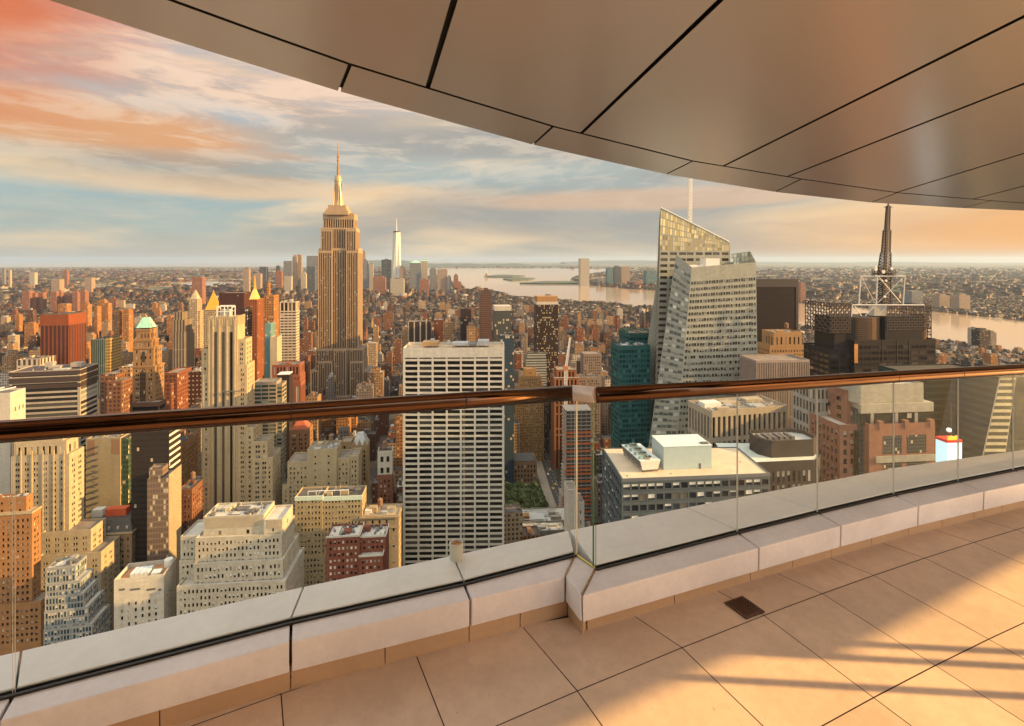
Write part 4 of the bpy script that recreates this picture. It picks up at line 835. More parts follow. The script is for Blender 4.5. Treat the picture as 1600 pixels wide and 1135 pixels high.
b = simple('gold_spire_tower', 'slim red and gold tower topped by a gold spire beside the slotted tower', 'tower', 385, 402, 468, 690, 26, gw('redgold', (.36, .12, .05), (.06, .03, .02), 2.6, 3.6, .5, .5, .05), kit=0); x0, x1, y0, y1, z = b.rects[0]; b.part('gold_crown', mat('gold_stone', (.72, .44, .12), .55, .2, var=.15, scale=.2)).loft([(x0 + 2.5, 2, z), (x1 - 2.5, 2, z), (x1 - 2.5, y1 - 6, z), (x0 + 2.5, y1 - 6, z)], [(x0 + 5.4, 9, z + 14), (x1 - 5.4, 9, z + 14), (x1 - 5.4, 13, z + 14), (x0 + 5.4, 13, z + 14)]); xc = (x0 + x1) / 2; b.part('spire', M_goldleaf).cyl(xc, 11, z + 14, z + 33, 2.0, .3, 8); b.done()
simple('dark_slit_tower', 'narrow dark grey tower hugging the gold spired one', 'tower', 376, 386, 482, 640, 18, G_dark).done()
simple('teal_glass_sliver', 'thin pale teal glass tower left of the white striped one', 'tower', 414, 423, 506, 600, 16, gw('teal_pale', (.20, .34, .32), (.08, .2, .2), 2.6, 3.6, .7, .6, .1)).done()
simple('cream_party_slab', 'blank cream slab wall leaning on the white striped tower', 'tower', 422, 433, 527, 590, 18, wallm((.62, .50, .34)), kit=0).done()
simple('orange_stub_tower', 'orange lit stub tower with dark block on top, above the teal sliver', 'tower', 413, 428, 462, 760, 24, G_orange, ((416, 420, 441, 6, 8),)).done()
simple('black_white_bar_block', 'dark block with four white vertical bars just behind the white slab', 'office', 638, 673, 503, 780, 30, gw('white_bars', (.70, .60, .46), (.045, .03, .022), 9.0, 90, .8, .985, 0), th=R(7)).done()
simple('brown_twin_block', 'red brown flat block right of the barred dark block', 'tower', 678, 693, 500, 800, 28, gw('twin', (.24, .09, .055)), kit=1).done()
simple('tan_step_block', 'tan stepped block right of the red brown flat block', 'tower', 693, 708, 505, 770, 24, G_tan, ((696, 705, 498, 3, 10),)).done()
simple('dark_shaft_tower', 'dark narrow shaft tower left of the ribbed brown skyscraper', 'tower', 720, 729, 482, 720, 22, G_dark, ((728, 736, 484, 4, 14),)).done()
simple('tan_point_tower', 'small tan stepped tower in front of the dark shafts, above the white slab roof', 'tower', 730, 744, 511, 690, 20, G_tan, ((732.5, 741, 505, 3, 10),)).done()
simple('brown_ribbed_tower', 'tall brown banded tower with rounded top above the right of the white slab', 'tower', 751, 768, 460, 860, 26, gw('brown_bands', (.24, .14, .10), (.06, .035, .03), 30, 3.6, .99, .6, 0), ((753, 766, 455, 3, 18), (756, 763, 451, 6, 10))).done()
b = simple('white_cap_glass_tower', 'dark glass tower with a flat white cap right of the brown banded tower', 'tower', 773, 799, 485, 690, 24, gw('murky_glass', (.12, .12, .11), (.045, .05, .05), 2.2, 3.6, .8, .7, .15), kit=0); x0, x1, y0, y1, z = b.rects[0]; b.part('white_cap', wallm(WHITE)).box(x0 - .2, x1 + .2, -.2, y1, z + .3, z + 6.5); b.done()
simple('navy_glass_block', 'navy glass block right behind the edge of the white slab', 'office', 782, 803, 525, 560, 20, gw('navy', (.06, .08, .10), (.03, .05, .07), 2.6, 3.6, .8, .7, .1)).done()
b = simple('dotted_black_tower', 'black dotted tower with a tan crown left of the crane', 'tower', 839, 872, 472, 760, 24, gw('black_dots', (.055, .035, .028), (.025, .018, .015), 2.0, 3.5, .5, .6, .30), kit=0); x0, x1, y0, y1, z = b.rects[0]; b.part('tan_crown', wallm((.50, .28, .12))).box(x0 + .5, x1 - .2, .5, y1 - .5, z + .2, z + 9); b.part('pale_band', wallm(WHITE)).box(x0 - .3, x1 + .3, -.3, y1 + .3, z - 3, z + 1.1); b.done()
simple('white_banded_office', 'white banded office with grey roof box under the dotted black tower', 'office', 822, 854, 560, 715, 24, gw('white_bands', (.66, .62, .52), (.06, .07, .06), 60, 3.5, .99, .5, 0), ((824, 853, 552, 4, 12),), th=R(4)).done()
b = Bd('orange_deco_tower', 'orange stepped deco tower in front of the white banded office', 'tower', 810, 640, th=R(5), wall=(.55, .31, .12), st=pun.but(cw=2.4, rh=3.4, fx=.42, fz=.5)); b.rect(806, 850, 603, -1, 18); b.rect(812, 846, 588, .5, 15); b.rect(819, 838, 576, 2, 10, st=pun.but(cw=5, rh=6, fx=.2)); b.done()
b = Bd('cream_rib_hotel', 'cream ribbed hotel right of the white slab, below the handrail', 'hotel', 788, 645, th=R(4), wall=(.52, .40, .26), st=pun.but(cw=2.6, rh=3.5, fx=.42, fz=.6)); b.rect(789, 822, 652, 0, 16); b.rect(822, 829, 672, 1, 15); b.kit(31, 2, 0, 2); b.done()
b = Bd('dark_grid_tower', 'dark brown gridded tower behind the cream ribbed hotel', 'tower', 826, 665, th=R(5), wall=(.20, .14, .10), st=pun.but(cw=2.0, rh=3.4, fx=.6, fz=.55)); b.rect(828, 858, 622, 0, 18); b.done()
b = Bd('orange_pier_tower', 'orange brown tower with tall bare piers and cream roof line behind the crane', 'tower', 858, 615, th=R(5), wall=(.46, .18, .08), st=St(cw=4.5, rh=200, fx=.5, fz=.98, rec=.8, top=2, side=1.4, pane=gridm('pier_glass', (.10, .05, .035), (.03, .02, .018), 50, 3.6, .99, .5, .1))); b.rect(866, 904, 590, 0, 26); b.rect(870, 900, 577, 2, 20); co = b.part('cream_roof_line', wallm(WHITE))
for x0, x1, y0, y1, z in b.rects: co.box(x0 - .3, x1 + .3, y0 - .4, y0 + .2, z + .3, z + 1.3)
b.done()
b = Bd('grey_back_office', 'grey setback offices between the crane tower and teal towers', 'office', 905, 640, th=R(5), wall=(.36, .28, .22), st=pun.but(cw=2.6, rh=3.5)); b.rect(904, 938, 590, 0, 20); b.rect(912, 940, 553, 26, 20); b.kit(33, 4, 0, 4); b.done()
b = Bd('mansion_block', 'low dark stone block with roof lights behind the park trees', 'building', 788, 566, th=R(5), wall=(.36, .22, .13), st=pun.but(cw=3.4, rh=5, fx=.45, fz=.55), roofm=M_roofd); x0, x1, y0, y1, z = b.rect(787, 839, 722, 0, 22); cb = b.part('roof_light', M_steelw)
for i in range(4): cb.box(x0 + 10 + i * 5, x0 + 13.5 + i * 5, 5, 10, z - .1, z + 2)
b.part('mansard', M_slate).loft([(x0 + 1, 2, z), (x1 - 1, 2, z), (x1 - 1, y1, z), (x0 + 1, y1, z)], [(x0 + 4, 8, z + 4), (x1 - 4, 8, z + 4), (x1 - 4, y1 - 5, z + 4), (x0 + 4, y1 - 5, z + 4)]); b.done()
b = Bd('netted_building_site', 'half built concrete tower wrapped in orange netting beneath the crane', 'building site', 886, 490, th=R(5), wall=M_conc, st=None); xa, xb = b.lx(884), b.lx(925); z0_, z1_ = b.lz(900, 860), b.lz(900, 640); ml = b.part('floor_slab', M_conc); ne = b.part('orange_netting', M_orange); co = b.part('column', M_conc); gr_ = b.part('dark_interior', M_plantd)
nf = int((z1_ - z0_) / 3.6); gr_.box(xa + 1.2, xb - 1.2, 1.2, 19, 0, z1_ - 2)
for i in range(nf + 1):
    z = z0_ + i * 3.6; e = 3.5 if z < b.lz(900, 775) else (1.2 if z < b.lz(900, 735) else 0); ml.box(xa - e, xb + .1, -.2 * e, 20, z, z + .55)
    if i % 2 == 0 and z < b.lz(900, 690) or 2 < i % 9 < 5: ne.box(xa - e - .05, xb, -.2 * e - .1, -.2 * e - .02, z + .56, z + 2.1)
for i in range(6): x = xa + .4 + i * (xb - xa - 1) / 5; co.box(x - .3, x + .3, .3, .9, 0, z1_)
b.bb = [884, 640, 925, 490, 490]; PLAN.append((b.w(xa, 0).x - 5, b.w(xb, 0).x, 485, 515)); b.done()
# crane
cr0 = gnd(884, 705, G + 60); D_ = 530.; base = Vector(((884 - CX) / F * D_, D_, G)); cr = empty('tower_crane', base, R(5), 'white lattice tower crane with raised jib over the orange building site', 'crane')
def lattice(mb, a, b_, w0, w1, n, r, sides=4):
    a, b_ = Vector(a), Vector(b_); t = (b_ - a).normalized(); u = t.orthogonal().normalized() if abs(t.z) < .9 else Vector((1, 0, 0)); v = t.cross(u)
    cs = [(1, 1), (-1, 1), (-1, -1), (1, -1)][:sides]
    def q(f, c): w = w0 + (w1 - w0) * f; return a.lerp(b_, f) + u * c[0] * w + v * c[1] * w
    for i in range(n):
        f0, f1 = i / n, (i + 1) / n
        for k, c in enumerate(cs):
            c2 = cs[(k + 1) % len(cs)]; mb.bar(q(f0, c), q(f1, c), r, 4, caps=False); mb.bar(q(f0, c), q(f1, c2), r * .7, 3, caps=False); mb.bar(q(f1, c), q(f1, c2), r * .7, 3, caps=False)
def zat(py, D): return CZ + (HY - py) / F * D - G
mb = MB(); lattice(mb, (0, 0, 0), (0, 0, zat(578, D_)), .95 * 1.4, .95 * 1.4, 40, .34); mb.build('mast', M_steelw, cr)
mb = MB(); lattice(mb, (0, 0, zat(577, D_)), (4.6, 0, zat(528, D_)), 1.1, .65, 14, .28); mb.build('jib', M_steelw, cr)
mb = MB(); mb.box(-2.2, 2.0, -1.5, 1.5, zat(578, D_), zat(572, D_)); mb.build('cab', mat('crane_cab', (.45, .16, .05), .6, var=.1), cr)
mb = MB(); mb.bar((-1, 0, zat(574, D_)), (-6, 0, zat(570, D_)), .5); mb.box(-8, -5, -1, 1, zat(573, D_), zat(568, D_)); mb.build('counterweight', M_plantd, cr)
b = Bd('white_narrow_block', 'narrow white block with few windows at the glass corner, over the library roofs', 'building', 890, 300, th=R(6), wall=WHITE, st=pun.but(cw=3.5, rh=6, fx=.25, fz=.35)); b.rect(888, 902, 765, 0, 12, st=None); b.rect(902, 913, 785, 2, 12); b.done()
b = Bd('library_roofs', 'low pale hall with machinery on its roof below the park trees', 'building', 782, 440, th=R(5), wall=(.50, .44, .36), st=pun.but(cw=3, rh=4), roofm=M_roofl); b.rect(780, 892, 815, 0, 24); b.rect(783, 882, 830, -16, 14, st=pun.but(cw=2.5, rh=4)); b.kit(37, 9, 0, 4, 0, 1); b.kit(38, 8, 1, 5, 0, 1); x0, x1, y0, y1, z = b.rects[1]; b.part('tan_lantern', wallm((.45, .25, .1))).box(x0 + 10, x0 + 26, 3, 9, z - .1, z + 4); x0, x1, y0, y1, z = b.rects[0]; pv = b.part('white_duct', M_steelw)
for i in range(8): pv.bar((x0 + 5, 3 + i * 1.3, z + 1.5), (x0 + 40, 3 + i * 1.3, z + 1.5), .35)
b.done()

# ---- right of the corner
b = Bd('teal_glass_tower', 'lower teal glass tower, flat roofed, in front of its taller twin', 'tower', 957, 372, th=R(9), wall=(.035, .13, .125), st=St(cw=2.4, rh=3.6, fx=.86, fz=.62, rec=.1, top=2.5, side=.4, pane=P_teal), roofm=M_roofd)
b.rect(967, 1016, 540, 0, 17, vis=700); b.kit(41, 3, 0, 2.5); b.done()
b = Bd('teal_back_tower', 'taller teal glass tower behind, beside the faceted skyscraper', 'tower', 992, 400, th=R(9), wall=(.035, .12, .11), st=St(cw=2.4, rh=3.6, fx=.86, fz=.62, rec=.1, top=2.5, side=.4, pane=P_teal), roofm=M_roofd); b.rect(984, 1030, 521, 0, 24, vis=640); b.kit(42, 4, 0, 2.5); b.done()

# faceted skyscraper
b = Bd('faceted_skyscraper', 'pale green glass skyscraper with slanted facets, a pointed glass screen and lattice spire', 'skyscraper', 1081, 345, th=R(6), wall=(.46, .46, .38), st=St(cw=1.95, rh=4.35, fx=.80, fz=.46, rec=.3, top=9, side=.5, grp=3, pane=panem('khaki_glass', (.035, .028, .020), (.36, .32, .22), .14, .15, (.08, .065, .045))), roofm=M_roofl)
def L3(px, py, y): return Vector((b.lx(px, y), y, b.lz(px, py, y)))
wide = b.st; ft = wide.but(cw=4.0, grp=0, fx=.93, fz=.50, top=5, rec=.15, pane=panem('facet_glass', (.07, .08, .075), (.5, .5, .44), .45, .06, (.16, .17, .15))); sc_ = wide.but(cw=1.9, rh=3.3, fx=.86, fz=.84, top=.3, rec=.06, side=.2, pane=panem('gold_screen', (.40, .33, .16), (.75, .60, .28), .35, .2, (.50, .42, .22)))  # facet panes paler: glass reflection put into their colour
f00, f10, f11, f01 = L3(1056, 700, 0), L3(1186, 700, 0), L3(1181, 410, 2), L3(1081, 418, 2); b.facade(f00, f10, f11, f01, wide)
g00, g01 = L3(1013, 700, 22), L3(1056, 398, 14); b.facade(g00, f00, f01, g01, ft)
r10, r11 = f10 + Vector((2, 26, 0)), f11 + Vector((0, 26, 0)); b.facade(f10, r10, r11, f11, ft)
lo = [f00, f10, r10, g00 + Vector((0, 6, 0))]; zr = f01.z - 2.5; b.roof.poly([(f01.x + .3, f01.y + .3, zr), (f11.x - .3, f11.y + .3, zr), (r11.x, r11.y, zr), (g01.x + .5, g01.y + 12, zr)]); b.wall.quad(r10, L3(1013, 700, 22) + Vector((0, 30, 0)), L3(1056, 398, 14) + Vector((0, 30, -8)), r11)
wb = b.part('roof_house', M_white); xq = b.lx(1077, 8); wb.box(xq + .3, xq + 12, 9, 16, zr - .2, zr + 4.2); wb.box(xq + 12.02, xq + 22, 8, 17, zr - .2, zr + 8.6)
sc2 = b.part('glass_parapet', M_steelw); gp = b.part('parapet_pane', panem('parapet_glass', (.42, .42, .33), (.6, .58, .45), .3, .15, (.5, .5, .4)))
pa, pb, pc = L3(1142, 412, 24), L3(1172, 393, 22), L3(1181, 410, 2); pa0, pb0 = Vector((pa.x, pa.y, zr)), Vector((pb.x, pb.y, zr))
b.facade(pa0, pb0, pb, Vector((pa.x, pa.y, L3(1142, 397, 24).z)), sc_.but(pane=gp and panem('parapet_glass'))); b.facade(f11 + Vector((0, 0, -.1)), pb0, pb, f11 + Vector((0, .1, .2)), sc_.but(pane=panem('parapet_glass')))
# rear volume with the pointed screen
q00, q10, q11, q01 = L3(1022, 700, 30), L3(1150, 700, 30), L3(1140, 379, 30), L3(1033, 325, 30)
q01m, q11m = L3(1031, 392, 30), L3(1140, 392, 30); m0, m1 = L3(1031, 366, 30), L3(1140, 379.5, 30)
b.facade(q00, q10, q11m, q01m, wide.but(cw=7, fx=.8, fz=.45, top=0)); b.facade(q01m, q11m, m1, m0, sc_.but(pane=panem('gold_band', (.30, .25, .14), (.6, .48, .22), .2, .2, (.42, .35, .19))))
b.facade(m0, m1, m1 + Vector((0, 0, .3)), q01, sc_)
l00, l01 = L3(1016, 700, 52), L3(1030, 345, 48); b.facade(l00, q00, q01, l01, ft.but(pane=P_warm)); b.facade(q10, q10 + Vector((0, 22, 0)), q11 + Vector((0, 22, -3)), q11, ft)
b.wall.quad(l00, l01, l01 + Vector((0, .1, 0)), l00 + Vector((0, .1, 0))); b.wall.quad(q10 + Vector((0, 22, 0)), l00, l01, q11 + Vector((0, 22, -3)))
rm_ = b.part('screen_rim', M_steelw); rm_.bar(q01 + Vector((0, -.1, .1)), q11 + Vector((0, -.1, .4)), .3); rm_.bar(q01 + Vector((0, -.1, 0)), l01, .25)
sp = b.part('lattice_spire', M_steelw); p0 = L3(1077.5, 360, 42); p1 = L3(1079.5, 240, 42); lattice(sp, p0, p1, 1.15, .8, 22, .24)
b.bb = [1003, 325, 1183, 345, 345]; PLAN.append((b.w(g00.x, 0).x, b.w(r10.x, 0).x, 345, 420)); b.done()

b = simple('dark_slab_tower', 'dark brown slab tower with a black crown band, right of the faceted skyscraper', 'tower', 1182, 1247, 437, 470, 26, gw('brown_slab', (.038, .026, .026), (.015, .011, .012), 1.8, 3.6, .55, .6, .0), kit=2, th=R(6)); x0, x1, y0, y1, z = b.rects[0]; cb = b.part('black_crown', mat('black_crown', (.018, .012, .016), .5, var=.05)); cb.box(x0 - .2, x1 + .2, -.2, y1, z - 6, z + 1.4); cb.box(x1 - 2.2, x1 + .25, -.25, y1, 0, z - 6.01); b.done()
b = Bd('deco_crown_block', 'orange tan deco block with a notched crown before the dark slab tower', 'tower', 1200, 430, th=R(6), wall=(.56, .34, .16), st=pun.but(cw=2.5, rh=3.6, fx=.4, fz=.5)); b.rect(1200, 1260, 556, 0, 24, st=pun.but(cw=2.6, rh=3.6)); b.rect(1203, 1258, 540, 1, 22); b.rect(1209, 1253, 519, 2.5, 17, st=pun.but(cw=4.2, rh=9, fx=.35, fz=.7)); b.kit(44, 3, 2, 3, 1); b.done()
b = Bd('pinstripe_slab', 'grey slab with fine vertical pinstripes under the deco block', 'office', 1182, 318, th=R(5), wall=(.46, .36, .30), st=St(cw=1.15, rh=36, fx=.5, fz=.96, rec=.3, top=.8, side=.4, pane=P_warm)); b.rect(1182, 1265, 563, 0, 20, vis=740); b.done()
b = Bd('stone_pier_office', 'pale office with broad stone piers and cluttered flat roof', 'office', 1110, 268, th=R(13), wall=(.56, .47, .35), st=St(cw=3.0, rh=13.5, fx=.52, fz=.84, rec=.9, top=2.4, side=.6, pane=P_black), roofm=M_roof); x0, x1, y0, y1, z = b.rect(1110, 1231, 638, 0, 21, vis=760); b.kit(45, 9, 0, 2.6, 0, .9); b.part('white_chiller', M_steelw).box(x0 + 2, x0 + 12, 8, 14, z - 1.1, z + 1.6); b.done()

b = Bd('flat_roof_office', 'slate blue office with wide tan flat roof, close below the right ledge', 'office', 971, 188, th=R(5), wall=(.12, .145, .16), st=St(cw=3.1, rh=4.0, fx=.80, fz=.56, rec=.25, top=1.3, side=.3, pane=panem('slate_office', (.012, .014, .018), (.35, .30, .24), .10)), roofm=mat('tan_gravel_roof', (.46, .37, .26), .9, var=.12, scale=.2))
x0, x1 = b.lx(971.5), b.lx(1203); z1 = b.lz(1085, 744); pts = [(x0, 0), (x1, 0), (x1 + 2, 27), (x0 + 1, 31)]
b.st.top = 1.3; b.tier(pts, 0, z1, b.st, par=.35, vis=880); b.rects.append((x0, x1, 0, 29, z1 - .35))
z = z1 - .35; db = b.part('dark_cornice', mat('slate_cornice', (.10, .11, .12), .6, var=.1)); db.box(x0 - .1, x1 + .1, -.15, .02, z1 - 1.2, z1 + .02)
ph = b.part('penthouse', mat('pale_blue_penthouse', (.34, .41, .40), .55, var=.05, scale=.6)); X0, X1 = b.lx(1037, 7), b.lx(1112, 7); hz = b.lz(1070, 698, 7); ph.box(X0, X1, 7, 19.5, z - .02, hz)
ph2 = b.part('penthouse_roof', mat('pale_blue_roof', (.46, .53, .51), .7, var=.1, scale=.5)); ph2.box(X0 - .12, X1 + .12, 6.88, 19.6, hz, hz + .25); b.part('penthouse_door', M_plantd).box(X1 - 5.2, X1 - 4.3, 6.94, 7.1, z, z + 2.1); b.part('roof_hatch', M_plantd).box(X1 - 3.5, X1 - .6, 8, 10, hz + .25, hz + .6)
dr2 = b.part('roof_drain', M_plantd)
for x, y in ((x0 + 3, 3), (x0 + 20, 3.5), (x1 - 5, 12), (x0 + 10, 24)): dr2.cyl(x, y, z, z + .12, .35)
b.done()
# row of roof fans
ca = b.w(b.lx(1008, 5), 5, z); ch = empty('rooftop_chiller', b.w(b.lx(1016, 6.0), 6.0, z), b.th + R(6), 'long grey cooling unit with four round fans on the tan roof', 'cooling unit')
mb = MB(); LN = 17.5; mb.loft([(-3.1, 0, .75), (3.1, 0, .75), (3.1, LN, .75), (-3.1, LN, .75)], [(-4.1, -.3, 4.3), (4.1, -.3, 4.3), (4.1, LN + .3, 4.3), (-4.1, LN + .3, 4.3)]); mb.build('casing', mat('chiller_casing', (.55, .56, .52), .5, .2, var=.1, scale=.6), ch)
mb = MB()
for i in range(10):
    y = .6 + i * 1.75; mb.quad((-3.16 - .1, y, 1.1), (-4.12, y, 4.0), (-4.12, y + 1.4, 4.0), (-3.26, y + 1.4, 1.1))
mb.build('coil_face', M_plantd, ch)
mb = MB()
for x in (-2.9, 2.9):
    for y in (0.3, 4.5, 8.7, 13, 17.2): mb.box(x - .15, x + .15, y - .15, y + .15, 0, .75)
mb.box(-3.4, 3.4, -.2, .1, .5, .74); mb.box(-3.4, 3.4, LN - .1, LN + .2, .5, .74); mb.build('frame', M_plantd, ch)
for i in range(4):
    y = 2.3 + i * 4.3; mb = MB(); mb.cyl(0, y, 4.3, 5.0, 1.75, 1.7, 20); f = mb.build('fan_cowl', mat('fan_cowl', (.34, .30, .22), .5, .3, var=.1), ch); mb = MB(); mb.cyl(0, y, 5.0, 5.03, 1.45, 1.45, 20); mb.build('fan_opening', M_black, f)
    mb = MB(); mb.box(-.4, .4, y - .4, y + .4, 5.03, 5.6); mb.box(-3.0, .4, y - .12, y + .12, 5.04, 5.3); mb.cyl(-3.2, y, 4.3, 5.2, .55, n=10); mb.build('fan_motor', mat('teal_motor', (.18, .30, .27), .5, .2, var=.1), f)

b = Bd('black_drum_building', 'black chamfered office with a dark roof drum and pale roof ring', 'office', 1150, 208, th=R(6), wall=(.07, .062, .06), st=St(cw=2.2, rh=5.5, fx=.5, fz=.8, rec=.15, top=3.5, side=2, pane=P_off), roofm=mat('pale_green_roof', (.44, .48, .42), .8, var=.1, scale=.4))
x0, x1 = b.lx(1172), b.lx(1290); z1 = b.lz(1200, 722); yb_ = 20; pts = [(x0, 0), (x1 - 4, 0), (x1 + 1.5, 5), (x1 + 1.5, yb_), (x0 - 3, yb_ + 4), (x0 - 6, 14)]; b.tier(pts, 0, z1, b.st, par=.3, vis=800)
xa, xb = b.lx(1195, 4.5), b.lx(1285, 4.5); z2 = b.lz(1240, 688, 4.5); pts = [(xa + 3, 4.5), (xb - 4, 4.5), (xb, 8), (xb, 16), (xb - 4, 19), (xa + 2, 19), (xa - .5, 15), (xa - .5, 9)]; b.tier(pts, z1 - 1, z2, None, par=1.6, roof=b.part('drum_roof', M_plant)); dp = b.part('roof_plant', M_plantd)
for i in range(6): dp.box(xa + 2 + i * 2.6, xa + 3.6 + i * 2.6, 9, 15, z2 - 1.7, z2 - .4 + .3 * (i % 2))
b.bb = [1155, 675, 1290, 208, 208]; b.done()

# truss crowned tower
b = Bd('truss_crown_tower', 'dark glass tower with latticed corner screens, white roof trusses and tall black mast', 'skyscraper', 1300, 335, th=R(5), wall=(.035, .028, .025), st=St(cw=5.5, rh=3.8, fx=.88, fz=.55, rec=.12, top=3, side=.5, pane=panem('black_tower', (.018, .014, .013), (.28, .20, .12), .07)), roofm=M_roofd)
b.rect(1335, 1462, 531, 0, 30, vis=700); b.rect(1296, 1336, 545, 3, 26, vis=700)
co = b.part('corner_strip', mat('glowing_bronze', (.55, .26, .08), .35, .5, var=.2, scale=.3)); x0, x1, y0, y1, z = b.rects[0]; co.box(x0 - .05, x0 + 2.4, -.12, .05, z - 14, z - 1.5); mu = b.part('mullion', M_steelb)  # corner strip in one even orange bronze
for px in (1312, 1325): a = b.lx(px, 3); mu.box(a - .2, a + .2, 2.8, 3.1, b.lz(px, 700, 3), b.lz(px, 546, 3))
for px in (1379, 1402, 1421): a = b.lx(px); mu.box(a - .15, a + .15, -.15, .1, b.lz(px, 700), b.lz(px, 532))
lv = b.part('louvre_panel', gridm('louvres', (.05, .04, .035), (.02, .017, .016), 90, 1.0, .999, .55, 0)); a, c = b.lx(1383, 1), b.lx(1440, 1); lv.box(a, c, 1, 24, z - 1, b.lz(1400, 495, 1)); a, c = b.lx(1304, 4), b.lx(1336, 4); lv = b.part('louvre_panel#2', MATS['grid_wall_louvres']); lv.box(a, c, 4, 24, z - 6, b.lz(1320, 496, 4))
dm = b.part('bronze_drum', gridm('bronze_drum', (.24, .14, .08), (.06, .035, .022), 200, 1.3, .999, .4, 0)); xc = (b.lx(1330, 4) + b.lx(1386, 4)) / 2; rr = (b.lx(1386, 4) - b.lx(1330, 4)) / 2; dm.cyl(xc, 4 + rr * .8, z - 4, b.lz(1358, 495, 8), rr, n=28)
xd = b.lx(1443, 3); dm = b.part('bronze_drum#2', MATS['grid_wall_bronze_drum']); dm.cyl(xd, 7, z - 2, b.lz(1440, 490, 8), 4.4, n=24)
def screen(mb, p, q, za, zb_, n, m_, r):
    p, q = Vector(p), Vector(q)
    for i in range(n + 1): t = p.lerp(q, i / n); mb.bar((t.x, t.y, za), (t.x, t.y, zb_), r, 4, caps=False)
    for j in range(m_ + 1): z_ = za + (zb_ - za) * j / m_; mb.bar((p.x, p.y, z_), (q.x, q.y, z_), r, 4, caps=False)
    for i in range(n):
        for j in range(m_):
            if (i + j) % 2: t0, t1 = p.lerp(q, i / n), p.lerp(q, (i + 1) / n); z0_, z1_ = za + (zb_ - za) * j / m_, za + (zb_ - za) * (j + 1) / m_; mb.bar((t0.x, t0.y, z0_), (t1.x, t1.y, z1_), r, 4, caps=False)
ls = b.part('lattice_screen', M_steelb); za, zb_ = b.lz(1300, 520, 2), b.lz(1300, 474, 2); A_, B_ = (b.lx(1296, 2), 2, 0), (b.lx(1329, 2), 2, 0); screen(ls, A_, B_, za, zb_, 9, 11, .3); screen(ls, (A_[0], 2, 0), (A_[0], 26, 0), za, zb_, 9, 9, .3)
ls = b.part('lattice_screen#2', M_steelb); A_, B_ = (b.lx(1386, 1), 1, 0), (b.lx(1455, 1), 1, 0); zt = b.lz(1420, 478, 1); screen(ls, A_, B_, b.lz(1420, 515, 1), zt, 18, 9, .24); screen(ls, B_, (B_[0], 26, 0), b.lz(1420, 540, 1), zt, 9, 12, .28)
tw = b.part('white_truss', mat('truss_paint', (.42, .40, .37), .5, var=.06)); W = lambda px, py, y: Vector((b.lx(px, y), y, b.lz(px, py, y))); R_ = .42
for y in (2, 20):
    k = 0 if y == 2 else 0
    tw.bar(W(1332, 477, y), W(1444, 477, y), R_); tw.bar(W(1332, 477, y), W(1330, 495, y), R_); tw.bar(W(1444, 477, y), W(1444, 494, y), R_); tw.bar(W(1335, 478, y), W(1346, 494, y), R_ * .7); tw.bar(W(1366, 478, y), W(1352, 494, y), R_ * .7); tw.bar(W(1386, 478, y), W(1372, 494, y), R_ * .7)
for y in (5, 17):
    tw.bar(W(1345, 432, y), W(1414, 432, y), R_); tw.bar(W(1345, 432, y), W(1342, 476, y), R_); tw.bar(W(1371, 432, y), W(1369, 476, y), R_ * 1.1); tw.bar(W(1414, 432, y), W(1411, 476, y), R_)
    tw.bar(W(1346, 433, y), W(1367, 474, y), R_ * .6); tw.bar(W(1373, 433, y), W(1408, 474, y), R_ * .6); tw.bar(W(1412, 433, y), W(1371, 474, y), R_ * .6)
for px in (1345, 1414): tw.bar(W(px, 432, 5), W(px, 432, 17), R_)
wp = b.part('white_panel', wallm(WHITE)); a, c = b.lx(1366, 7), b.lx(1386, 7); wp.box(a, c, 7, 12, b.lz(1370, 494, 7), b.lz(1370, 477, 7))
ma = b.part('mast', M_steelb); lattice(ma, W(1380, 477, 11), W(1382, 428, 11), 2.9, 2.6, 8, .42); lattice(ma, W(1381.5, 428, 11), W(1384, 395, 11), 2.6, 2.0, 7, .42); lattice(ma, W(1384, 395, 11), W(1386, 360, 11), 1.7, 1.5, 8, .40); lattice(ma, W(1386, 360, 11), W(1388, 322, 11), 1.0, .8, 10, .34); ma.bar(W(1380, 477, 11), W(1386, 360, 11), 1.0, 8)
ma.bar(W(1386, 360, 11), W(1388.5, 310, 11), .55, 8); ma.bar(W(1381, 324, 11), W(1395, 324, 11), .22)
pl = b.part('antenna_platform', M_steelb); c0 = W(1381, 427, 11)
for a_ in range(10): t = a_ * .628; pl.bar(c0 + Vector((math.cos(t) * 6.5, math.sin(t) * 6.5, -2)), c0 + Vector((math.cos(t) * 6.5, math.sin(t) * 6.5, 3)), .22); pl.bar(c0, c0 + Vector((math.cos(t) * 6.5, math.sin(t) * 6.5, 0)), .18)
pl.cyl(c0.x, c0.y, c0.z - .6, c0.z - .2, 6.7, n=20)
di = b.part('dish', M_white)
for px, py, r in ((1369, 421, 1.1), (1381, 425, 1.15), (1394, 420, 1.0), (1385, 439, .8), (1383, 464, .8), (1379, 439, .6), (1369, 417, .8)):
    p = W(px, py, 3.6); di.bar(p, p + Vector((0, .5, 0)), r, 12)
b.bb = [1290, 322, 1462, 335, 335]; b.done()

